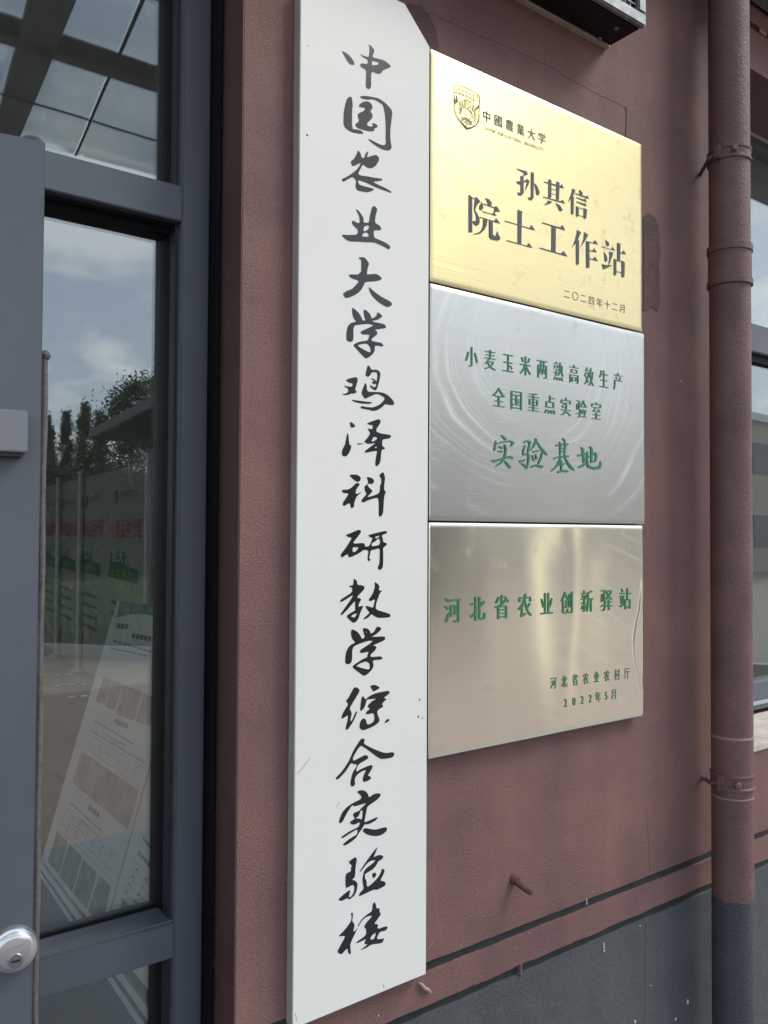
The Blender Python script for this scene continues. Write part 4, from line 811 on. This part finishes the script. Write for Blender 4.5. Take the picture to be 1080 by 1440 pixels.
b2 = board('display_board', 'white printed board inside the glass, the near one cut by the door jamb', Y1-.006, Y1-.90)
def c3(pts): return [(50+x/5.684, 830+y/5.684) for x, y in pts]
def c4(pts): return [(50+x/5.684, 1000+y/5.684) for x, y in pts]
def c5(pts): return [(50+x/5.684, 1150+y/5.684) for x, y in pts]
lquad(c3([(672, 84), (1010, 130), (1010, 240), (930, 205), (860, 190), (760, 192), (648, 218)]), 'printed_band', TEALP, b1)
for q in (c3([(540,687),(606,717),(547,915),(482,892)]), c3([(618,720),(692,750),(630,965),(558,932)]), c3([(700,757),(850,812),(790,1042),(643,987)]), c3([(864,826),(1005,880),(1005,1110),(800,1050)]),
          c5([(172,103),(258,195),(187,457),(97,352)]), c5([(270,208),(370,310),(294,595),(192,467)]), c5([(380,333),(490,440),(407,734),(303,602)]), c5([(512,458),(600,550),(552,778),(462,800),(420,742)])):
    lquad(q, 'printed_photo', PHOTO1, b1)
lquad(c4([(365,318),(825,635),(735,945),(293,570)]), 'printed_photo', PHOTO2, b1)
lquad(c5([(700,648),(765,715),(668,765)]), 'printed_photo', PHOTO1, b2)
def bar(a, b, w, par, dash=None, m=TXT, cf=c4):
    """a run of small print: dashes from a to b, w pixels high in the photo"""
    n = dash or 1
    for i in range(n):
        t0 = i/n; t1 = (i+(.78 if n > 1 else 1))/n
        p = (a[0]+(b[0]-a[0])*t0, a[1]+(b[1]-a[1])*t0); q = (a[0]+(b[0]-a[0])*t1, a[1]+(b[1]-a[1])*t1)
        pts = cf([(p[0], p[1]), (q[0], q[1]), (q[0]-w*.25, q[1]+w), (p[0]-w*.25, p[1]+w)])
        lquad(pts, 'print_line', m, par)
bar((775,345),(1000,385), 38, b1, 7, cf=c3); bar((655,265),(750,270), 40, b1, 3, cf=c3); bar((625,398),(975,500), 13, b1, 9, cf=c3); bar((605,460),(900,520), 10, b1, 8, cf=c3)
bar((638,58),(750,105), 42, b1, 4); bar((475,72),(790,262), 12, b1, 10); bar((570,188),(725,278), 10, b1, 5); bar((430,150),(880,415), 7, b1, 12)
bar((430,745),(515,820), 42, b1, 4); bar((285,730),(530,955), 12, b1, 8); bar((360,860),(525,1010), 10, b1, 5)
for a, b in (((430,130),(885,405)), ((415,180),(870,455)), ((400,230),(852,512)), ((385,285),(838,600)), ((240,780),(655,1160)), ((225,830),(640,1215)), ((205,890),(620,1280)), ((190,940),(605,1345))):
    bar(a, b, 3, b1, 1)
for i in range(6):
    bar((470+i*70, 165+i*43), (490+i*70, 178+i*43), 9, b1, 1); bar((450+i*70, 225+i*43), (466+i*70, 235+i*43), 7, b1, 1); bar((435+i*70, 275+i*45), (450+i*70, 285+i*45), 7, b1, 1)
    bar((280+i*62, 840+i*58), (298+i*62, 856+i*58), 9, b1, 1); bar((262+i*62, 895+i*58), (276+i*62, 908+i*58), 8, b1, 1); bar((245+i*62, 945+i*58), (258+i*62, 958+i*58), 8, b1, 1)
bar((860,150),(985,290), 26, b2, 5, cf=c5); bar((825,262),(970,420), 34, b2, 6, cf=c5)
for k in range(5):
    bar((800-k*28, 350+k*62), (985-k*4, 545+k*66), 3, b2, 1, cf=c5)
    for i in range(3): bar((800-k*28+i*75, 395+k*60+i*78), (822-k*28+i*75, 418+k*60+i*78), 16, b2, 1, cf=c5)
# blue striped foot band running along both boards
def low(px0, py0, px1, py1, w, m, par):
    lquad([(px0, py0), (px1, py1), (px1-1, py1+w*1.5), (px0-1, py0+w)], 'stripe', m, par)
base = thing('display_rail', 'dark blue striped rail carrying the leaning white boards inside the glass', 'rail')
eu = edge.normalized()
for h0, h1, m, yy in ((-.012, -.030, PAPER, 0), (-.030, -.050, NAVY, 0), (-.050, -.066, PAPER, 0), (-.066, -.16, NAVY, 0)):
    p0 = Vector((_b.x, Y0, _b.z+.14)); p1 = Vector((_b.x, Y1-.95, _b.z+.14))
# lift boards onto the rail: rail drawn below the printed area
def rail(a, b, name, m):
    L0 = [lp(x, y, .012) for x, y in (a[0], b[0], b[1], a[1])]
    link(name, prism(L0, tuple(-nn*.012)), m, base)
rail(((59, 1214), (55, 1219)), ((250, 1476), (245, 1488)), 'stripe', PAPER)
rail(((55, 1219.5), (54, 1222)), ((245, 1489), (242, 1497)), 'stripe', NAVY)
rail(((54, 1222.5), (52, 1226)), ((242, 1498), (238, 1509)), 'stripe', PAPER)
rail(((52, 1226.5), (44, 1246)), ((238, 1510), (222, 1560)), 'stripe', NAVY)

# row of exhibition panels deeper in the room
Pn = along(229.7, 644, 6.6); Pf = along(62, 686, 6.6*103/61)
Pn = Vector((Pn.x, Pn.y, 0)); Pf = Vector((Pf.x, Pf.y, 0)); rd = (Pf-Pn).normalized(); rn = Vector((0, 0, 1)).cross(rd).normalized()
if rn.dot(CAM-Pn) < 0: rn = -rn
def rp(px, py, off=0.0): return on_plane(px, py, Pn+rn*off, rn)
ptop = rp(229.7, 644).z
edges = [252, 208, 150, 113, 82, 62]
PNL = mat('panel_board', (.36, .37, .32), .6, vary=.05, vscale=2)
for i in range(5):
    a = rp(edges[i], 747); b = rp(edges[i+1], 747); a.z = b.z = .03
    lab = ['nearest of the row, cut by the jamb', 'second from the door jamb', 'third from the door jamb', 'fourth from the door jamb', 'farthest of the row'][i]
    r = thing('exhibition_panel', 'white panel with red heading and green block, '+lab, 'exhibition panel', 'exhibition panels in a row inside the hall')
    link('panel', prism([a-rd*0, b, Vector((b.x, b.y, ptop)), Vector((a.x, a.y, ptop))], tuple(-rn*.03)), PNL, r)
    w = (b-a).length; u = (b-a).normalized(); right = -u          # reading direction runs towards the near end
    o_ = Vector((b.x, b.y, 0))
    def pp(fx, z, off): return o_+right*(fx*w)+Vector((0, 0, z))+rn*off
    zr = rp(176, 743).z
    for k, ch in enumerate('小麦品种介绍'):
        v, f = glyph(ch, .016); hh = .185
        P_ = [(v, f, .002)]
        flat_mesh('character', P_, lambda x, y, l, k=k: pp(.12+.128*k+(x)*.125, zr+(y-.38)*hh, l), REDP, r)
    zt = rp(160, 776).z; zb = rp(176, 815).z
    link('green_block', prism([pp(.06, zb, .003), pp(.80, zb-.02, .003), pp(.80, zb+.10, .003), pp(.50, zb+.13, .003), pp(.48, zt, .003), pp(.14, zt, .003)], tuple(-rn*.002)), GRNP, r)
    for k, ch in enumerate('农大'):
        v, f = glyph(ch, .01); flat_mesh('character', [(v, f, .005)], lambda x, y, l, k=k: pp(.17+.15*k+x*.15, zb+.18+(y-.2)*.12, l), PAPER, r)
    for k, ch in enumerate('优质高产'):
        v, f = glyph(ch, .01); flat_mesh('character', [(v, f, .005)], lambda x, y, l, k=k: pp(.12+.15*k+x*.12, zb+.03+(y-.2)*.07, l), LIMEP, r)
    zl = rp(170, 698).z
    link('logo_shield', prism([pp(.22, zl+.06, .003), pp(.30, zl+.06, .003), pp(.30, zl-.03, .003), pp(.26, zl-.07, .003), pp(.22, zl-.03, .003)], tuple(-rn*.002)), TXT, r)
    for k, ch in enumerate('中国农大'):
        v, f = glyph(ch, 0); flat_mesh('character', [(v, f, .003)], lambda x, y, l, k=k: pp(.36+.11*k+x*.10, zl+.0+(y-.2)*.08, l), TXT, r)
    for k in range(4):
        z = zb-.25-k*.11; link('print_line', prism([pp(.15, z, .003), pp(.7, z, .003), pp(.7, z+.035, .003), pp(.15, z+.035, .003)], tuple(-rn*.002)), TXT, r)
for px, wd in ((208, .05), (113, .05), (82, .05)):
    a = rp(px, 747, .04); q = thing('panel_post', 'slim pale post between exhibition panels inside, '+{208: 'nearest', 113: 'middle', 82: 'farthest'}[px], 'post', 'posts of the exhibition row', loc=(a.x, a.y, 0))
    link('shaft', lathe(bmesh.new(), [(.03, .02), (.03, ptop+.03)], (0, 0, 0), (0, 0, 1), 12), WHITEP, q, True)
    link('cap', lathe(bmesh.new(), [(.03, ptop+.03), (.038, ptop+.035), (.038, ptop+.055), (.02, ptop+.065)], (0, 0, 0), (0, 0, 1), 12), WHITEP, q, True)
    link('foot', lathe(bmesh.new(), [(.10, .012), (.10, .022), (.03, .03)], (0, 0, 0), (0, 0, 1), 12), WHITEP, q, True)

# ================================================================== OUT OF DOORS (mirrored in the glass and in the plates)
def M(p): return Vector((p.x, 2*YG-p.y, p.z))
def RG(px, py): return M(on_z(px, py, 0))
def R(px, py, dist): return M(along(px, py, dist))
structure('ground', BX(-90, 90, -120, .004, -.3, -.030), mat('beige_concrete', (.29, .26, .22), .85, vary=.15, vscale=1.2, bump=.2, bscale=30))
# maroon paving
def pavers(name, col, c2, mort):
    m = D.materials.new(name); m.use_nodes = True; t = m.node_tree; b = t.nodes['Principled BSDF']; L = t.links.new
    tc = N(t, 'ShaderNodeTexCoord'); br = N(t, 'ShaderNodeTexBrick'); L(tc.outputs['Object'], br.inputs[0])
    br.inputs['Scale'].default_value = 1; br.inputs['Brick Width'].default_value = .4; br.inputs['Row Height'].default_value = .2; br.inputs['Mortar Size'].default_value = .004
    br.inputs['Color1'].default_value = (*col, 1); br.inputs['Color2'].default_value = (*c2, 1); br.inputs['Mortar'].default_value = (*mort, 1)
    L(br.outputs[0], b.inputs['Base Color']); b.inputs['Roughness'].default_value = .7
    return m
structure('paving', BX(-14, 9, -6.6, -2.70, -.029, -.004), pavers('maroon_pavers', (.235, .165, .135), (.20, .14, .115), (.10, .07, .06)))
structure('walkway', BX(-14, 9, -9.0, -6.61, -.029, -.006), pavers('beige_pavers', (.36, .29, .22), (.32, .25, .19), (.15, .12, .10)))
structure('near_ground', BX(-14, 9, -2.69, 0, -.029, .004), mat('grey_ground', (.10, .115, .125), .5, vary=.25, vscale=60))  # darker grey strip of ground along the facade
ka = RG(40, 921); kb = RG(238, 927); kd = (kb-ka).normalized(); kn = Vector((-kd.y, kd.x, 0))
if kn.y > 0: kn = -kn
structure('kerb', prism([ka-kd*12+Vector((0, 0, -.02)), kb+kd*14+Vector((0, 0, -.02)), kb+kd*14+Vector((0, 0, .12)), ka-kd*12+Vector((0, 0, .12))], tuple(kn*.12)), mat('pale_kerb', (.45, .44, .41), .8))
GR = mat('grass_blades', (.17, .25, .06), .6, vary=.4, vscale=3, col2=(.08, .14, .035))
SOIL = mat('planting_soil', (.06, .05, .035), .9, vary=.3, vscale=6)
structure('planting_bed', prism([ka-kd*12+kn*.125+Vector((0, 0, .05)), kb+kd*.9+kn*.125+Vector((0, 0, .05)), kb+kd*.9+kn*3.2+Vector((0, 0, .05)), ka-kd*12+kn*3.2+Vector((0, 0, .05))], (0, 0, -.08)), SOIL)
bm = bmesh.new(); mid = (ka+kb)/2
for i in range(9000):
    s = random.uniform(-5, (kb-ka).length/2+.8); q = random.uniform(.2, 2.9)
    cl = noise.noise(Vector((s*1.3, q*1.3, 0)))
    h = .55+.35*cl+random.uniform(-.15, .15); p = mid+kd*s+kn*q+Vector((0, 0, .04)); a = random.uniform(0, 6.28); l = random.uniform(.05, .4)
    d = Vector((math.cos(a), math.sin(a), 0)); w = d.cross(Vector((0, 0, 1)))*.013
    v = [bm.verts.new(x) for x in (p-w, p+w, p+d*l*.4+Vector((0, 0, h*.65))+w*.7, p+d*l+Vector((0, 0, h)), p+d*l*.4+Vector((0, 0, h*.65))-w*.7)]
    bm.faces.new(v)
tag(link('tall_grass', bm, GR), kind='stuff')
# tactile studs
for k, (px, py) in enumerate(((62, 936), (78, 937), (62, 949), (82, 950), (99, 949), (82, 965), (102, 963), (119, 963), (102, 980), (119, 979))):
    p = RG(px, py); o = link('tactile_stud', lathe(bmesh.new(), [(.034, -.003), (.032, .002), (.022, .006)], (p.x, p.y, 0), (0, 0, 1), 14), STEELL, None, True)
    row = ('row next to the kerb', 'second row from the kerb', 'third row from the kerb', 'row farthest from the kerb')[(0, 0, 1, 1, 1, 2, 2, 2, 3, 3)[k]]
    col_ = ('left', 'right', 'left', 'middle', 'right', 'left', 'middle', 'right', 'left', 'right')[k]
    tag(o, 'metal paving stud reflected in the glass, '+col_+' one in the '+row, 'stud', 'metal studs in the paving')
# trees and hedge
def leafmesh(name, H, R_, shape, n, seed):
    rnd = random.Random(seed); bm = bmesh.new()
    cl = []
    for i in range(70):
        t = rnd.random(); z = H*(.16+.84*t)
        prof = (1-t)**.75*1.0+.06 if shape == 'cone' else math.sin(math.pi*(.12+.86*t))**.8
        a = rnd.uniform(0, 6.28); r = R_*prof*rnd.uniform(.35, 1.0)
        cl.append((Vector((math.cos(a)*r, math.sin(a)*r, z)), R_*rnd.uniform(.16, .34)))
    for i in range(n):
        c, rr = cl[i % len(cl)]
        p = c+Vector((rnd.gauss(0, 1), rnd.gauss(0, 1), rnd.gauss(0, .8)))*rr*.6; s = rnd.uniform(.05, .11)
        a = Vector((rnd.gauss(0, 1), rnd.gauss(0, 1), rnd.gauss(0, .6))).normalized(); b = a.orthogonal().normalized()
        v = [bm.verts.new(q) for q in (p-a*s, p+b*s*.5, p+a*s, p-b*s*.5)]; bm.faces.new(v)
    me = D.meshes.new(name); bm.to_mesh(me); bm.free(); me.materials.append(mat('dark_foliage', (.035, .065, .022), .7, col2=(.075, .115, .035), vscale=.9, ramp=(.4, .6)))
    return me
BARK = mat('bark', (.07, .055, .04), .9, bump=.6, bscale=20)
cone = leafmesh('crown', 7.5, 1.25, 'cone', 11000, 3); rnd_ = leafmesh('crown', 8.0, 2.3, 'round', 7500, 5)
trunkm = tube([(0, 0, 0), (.03, .02, 2), (-.02, .05, 4.5), (0, 0, 7)], [.16, .13, .08, .02], 8); tm = D.meshes.new('trunk'); trunkm.to_mesh(tm); trunkm.free(); tm.materials.append(BARK)
TL = ((66, 588, 27, 0, 'slim conical tree at the far left of the glass reflection'), (93, 582, 30, 0, 'slim conical tree second from the left in the glass reflection'), (119, 571, 29, 0, 'tallest slim conical tree in the glass reflection'), (140, 582, 31, 0, 'slim conical tree beside the shed roof in the glass reflection'),
      (168, 562, 30, 1, 'round leafy tree behind the left end of the shed roof'), (184, 546, 29, 1, 'round leafy tree with highest crown above the shed roof'), (208, 541, 31, 1, 'round leafy tree behind the middle of the shed roof'), (234, 534, 28, 1, 'round leafy tree beside the door jamb in the reflection'), (262, 545, 30, 1, 'round leafy tree hidden partly behind the jamb reflection'))
for k, (px, py, dist, kind, lab) in enumerate(TL):
    p = R(px, 747, dist); Ht = (747-py)/F*dist+1.5; s = Ht/(7.5 if kind == 0 else 8.0)*1.02
    t_ = thing('conifer_tree' if kind == 0 else 'leafy_tree', lab, 'tree', 'trees beyond the forecourt', (p.x, p.y, 0)); t_.rotation_euler = (0, 0, k*1.7)
    for nm, me in (('crown', cone if kind == 0 else rnd_), ('trunk', tm)):
        o = D.objects.new(nm, me); COL.objects.link(o); o.parent = t_; o.scale = (s*(.5 if kind == 0 else .72), s*(.5 if kind == 0 else .72), s)
ha, hb_ = R(20, 747, 25), R(290, 747, 27)
bm = bmesh.new(); rnd = random.Random(9)
for i in range(17000):
    t = rnd.random(); p = ha.lerp(hb_, t); p.z = 0; p += Vector((rnd.gauss(0, .35), rnd.gauss(0, .5), rnd.uniform(0, 1)**.8*(3.3+.5*noise.noise(Vector((t*9, 0, 0)))))); s = rnd.uniform(.08, .16)
    a = Vector((rnd.gauss(0, 1), rnd.gauss(0, 1), rnd.gauss(0, .6))).normalized(); b = a.orthogonal().normalized()
    bm.faces.new([bm.verts.new(q) for q in (p-a*s, p+b*s*.6, p+a*s, p-b*s*.6)])
tag(link('hedge', bm, mat('hedge_leaves', (.02, .04, .016), .8, vary=.4, vscale=1)), 'dark dense hedge in front of the conical trees in the glass reflection', 'hedge')
# low shed with a projecting roof
Pa = R(133, 747, 17.4); Pb = R(230, 747, 12.6); Pa.z = Pb.z = 0; bd = (Pb-Pa).normalized(); bnorm = Vector((-bd.y, bd.x, 0))
if bnorm.dot(M(CAM)-Pa) > 0: bnorm = -bnorm          # away from the viewer
sh = thing('shed_building', 'low dark building with projecting flat roof and black windows, reflected in the door glass', 'building')
Lb = (Pb-Pa).length+.4
def sp(u, v, z): return Pa+bd*u+bnorm*v+Vector((0, 0, z))
SHW = mat('shed_wall', (.06, .07, .066), .8, vary=.15, vscale=1); SHR = mat('shed_roof', (.03, .038, .036), .6, vary=.2, vscale=2)
link('wall', prism([sp(.8, .9, 0), sp(Lb, .9, 0), sp(Lb, .9, 3.2), sp(.8, .9, 3.2)], tuple(bnorm*4)), SHW, sh)
link('roof', prism([sp(0, -.1, 3.42), sp(Lb+.3, -.1, 3.42), sp(Lb+.3, -.1, 3.62), sp(0, -.1, 3.62)], tuple(bnorm*5.4), .02), SHR, sh)
for u in (1.3, 3.25):
    w_ = link('window', prism([sp(u, .86, .9), sp(u+1.8, .86, .9), sp(u+1.8, .86, 2.95), sp(u, .86, 2.95)], tuple(bnorm*.038)), BLACK, sh)
    link('frame', prism([sp(u+.9, .84, .9), sp(u+.98, .84, .9), sp(u+.98, .84, 2.95), sp(u+.9, .84, 2.95)], tuple(bnorm*.018)), ALU, w_)
# beige two-storey block out of view, added to dim the mirrored horizon to beige
bb = thing('added_beige_block', 'added beige block out of view, dimming the mirrored sky in the steel plates and the far window', 'building')
link('wall', BX(10.8, 62, -24, -17, -.03, 6.2), mat('beige_render', (.50, .44, .35), .85, vary=.1, vscale=.6), bb)
for i in range(10):
    for z in (1.0, 4.0):
        w_ = link('window', BX(11.8+i*5.0, 13.4+i*5.0, -16.999, -16.96, z, z+1.3), mat('dull_window', (.12, .13, .14), .3), bb)
link('roof_edge', BX(10.6, 62.3, -24.2, -16.8, 6.2005, 6.5), WHITEP, bb)
# canopy over the entrance
def cz(Y): return 2.83+.22*Y
OLIVE = mat('olive_steel', (.10, .105, .09), .55, vary=.15, vscale=4)
cn = thing('canopy', 'olive steel and glass canopy over the entrance, reflected in the transom pane', 'canopy')
def slab(x0, x1, Ya, Yb_, dz0, dz1): 
    return prism([(x0, -Ya, cz(Ya)+dz0), (x1, -Ya, cz(Ya)+dz0), (x1, -Ya, cz(Ya)+dz1), (x0, -Ya, cz(Ya)+dz1)], (0, -(Yb_-Ya), .22*(Yb_-Ya)))
link('cross_beam', slab(-5.2, 2.0, 1.50, 1.60, -.02, .05), OLIVE, cn)
link('edge_beam', slab(-5.2, 2.0, 3.38, 3.52, -.30, .0), OLIVE, cn)
link('wall_beam', slab(-5.2, 2.0, .012, .12, 0, .16), OLIVE, cn)
def cp(px, py, dz=0):            # a point of the canopy plane whose mirror image lies at that pixel
    n_ = Vector((0, -.22, 1)).normalized(); P_ = Vector((0, 2*YG, 2.83+dz))
    return M(on_plane(px, py, P_, n_))
def stretch_y(a, b, ya, yb_):
    u = b-a; return a+u*((ya-a.y)/u.y), a+u*((yb_-a.y)/u.y)
L1, L2 = stretch_y(cp(37, 0), cp(0, 147), -.14, -3.37); R1, R2 = stretch_y(cp(95, 20), cp(28, 185), -.14, -3.37)
w1 = R1.x-L1.x; w2 = R2.x-L2.x
if not .08 < w1 < .4: w1 = .15
if not .08 < w2 < .4: w2 = .15
for k in range(-2, 2):
    o_ = Vector((k*2.35, 0, -.02)); q = [R1+o_-Vector((w1, 0, 0)), R1+o_, R2+o_, R2+o_-Vector((w2, 0, 0))]
    link('rafter', prism(q, (0, 0, .03)), OLIVE, cn)
G1, G2 = stretch_y(cp(213, 0), cp(112, 220), -.14, -3.37)
for k in range(-4, 3):
    o_ = Vector((k*1.175, 0, .06)); link('glazing_bar', tube([G1+o_, G2+o_], .007, 6), RUB, cn)
    w = Vector((1.163, 0, 0)); c_ = Vector((.006, 0, 0))
    if k < 2: link('roof_pane', prism([G1+o_+c_, G1+o_+w, G2+o_+w, G2+o_+c_], (0, 0, .008)), ROOFGLASS, cn)
W1, W2 = cp(0, 128, -.1), cp(236, 201, -.1); u_ = (W2-W1)
link('tie_wire', tube([W1-u_*2.5, W2+u_*.8], .005, 6), RUB, cn)
for x in (-4.9, 1.75):
    q = thing('canopy_post', 'olive steel post at the outer edge of the canopy, '+('right' if x > 0 else 'left')+' one', 'post', loc=(x, -3.42, 0))
    link('shaft', BX(-.05, .05, -.05, .05, .014, cz(3.3)-.14, .004), OLIVE, q); link('foot_plate', BX(-.11, .11, -.11, .11, -.003, .0135), OLIVE, q)
q = R(46, 157, 4.3); lampz = cz(-q.y)-.05
t_ = thing('downlight', 'small round unlit lamp under a canopy rafter in the transom reflection', 'lamp', loc=(q.x, q.y, lampz))
link('housing', lathe(bmesh.new(), [(.05, 0), (.055, .03), (.05, .06)], (0, 0, 0), (0, 0, 1), 20), WHITEP, t_, True)
# backlit cream cloth banner, added only to put the pale streak into the buckled plate
fb = thing('added_banner', 'added plain cream cloth banner on a pole, out of view, making the pale streak in the lowest plate', 'banner', loc=(4.45, -3.75, 0))
cm = D.materials.new('cream_cloth'); cm.use_nodes = True; t = cm.node_tree; t.nodes.clear()
tl_ = N(t, 'ShaderNodeBsdfTranslucent'); tl_.inputs[0].default_value = (.97, .90, .70, 1); df_ = N(t, 'ShaderNodeBsdfDiffuse'); df_.inputs[0].default_value = (.90, .82, .62, 1)
mm = N(t, 'ShaderNodeMixShader'); mm.inputs[0].default_value = .08; t.links.new(tl_.outputs[0], mm.inputs[1]); t.links.new(df_.outputs[0], mm.inputs[2])
oo = N(t, 'ShaderNodeOutputMaterial'); t.links.new(mm.outputs[0], oo.inputs[0])
bm = bmesh.new(); prev = None
for i in range(25):
    z = .28+1.75*i/24; row = []
    for j in range(7):
        u = (j/6-.5)*.19; row.append(bm.verts.new((u*.66, u*.75+.012*math.sin(z*5+j*.8), z)))
    if prev:
        for j in range(6): bm.faces.new([prev[j], prev[j+1], row[j+1], row[j]])
    prev = row
link('cloth', bm, cm, fb, True)
link('pole', tube([(.095, .108, -.02), (.095, .108, 2.1)], .011, 8), ALU, fb, True)
link('foot', lathe(bmesh.new(), [(.16, -.029), (.16, .0), (.02, .03)], (.095, .108, 0), (0, 0, 1), 20), BLACK, fb, True)
# clear away the measuring tags of nothing
for o in list(D.objects):
    if o.type == 'EMPTY' and not o.children and 'label' in o.keys(): D.objects.remove(o)
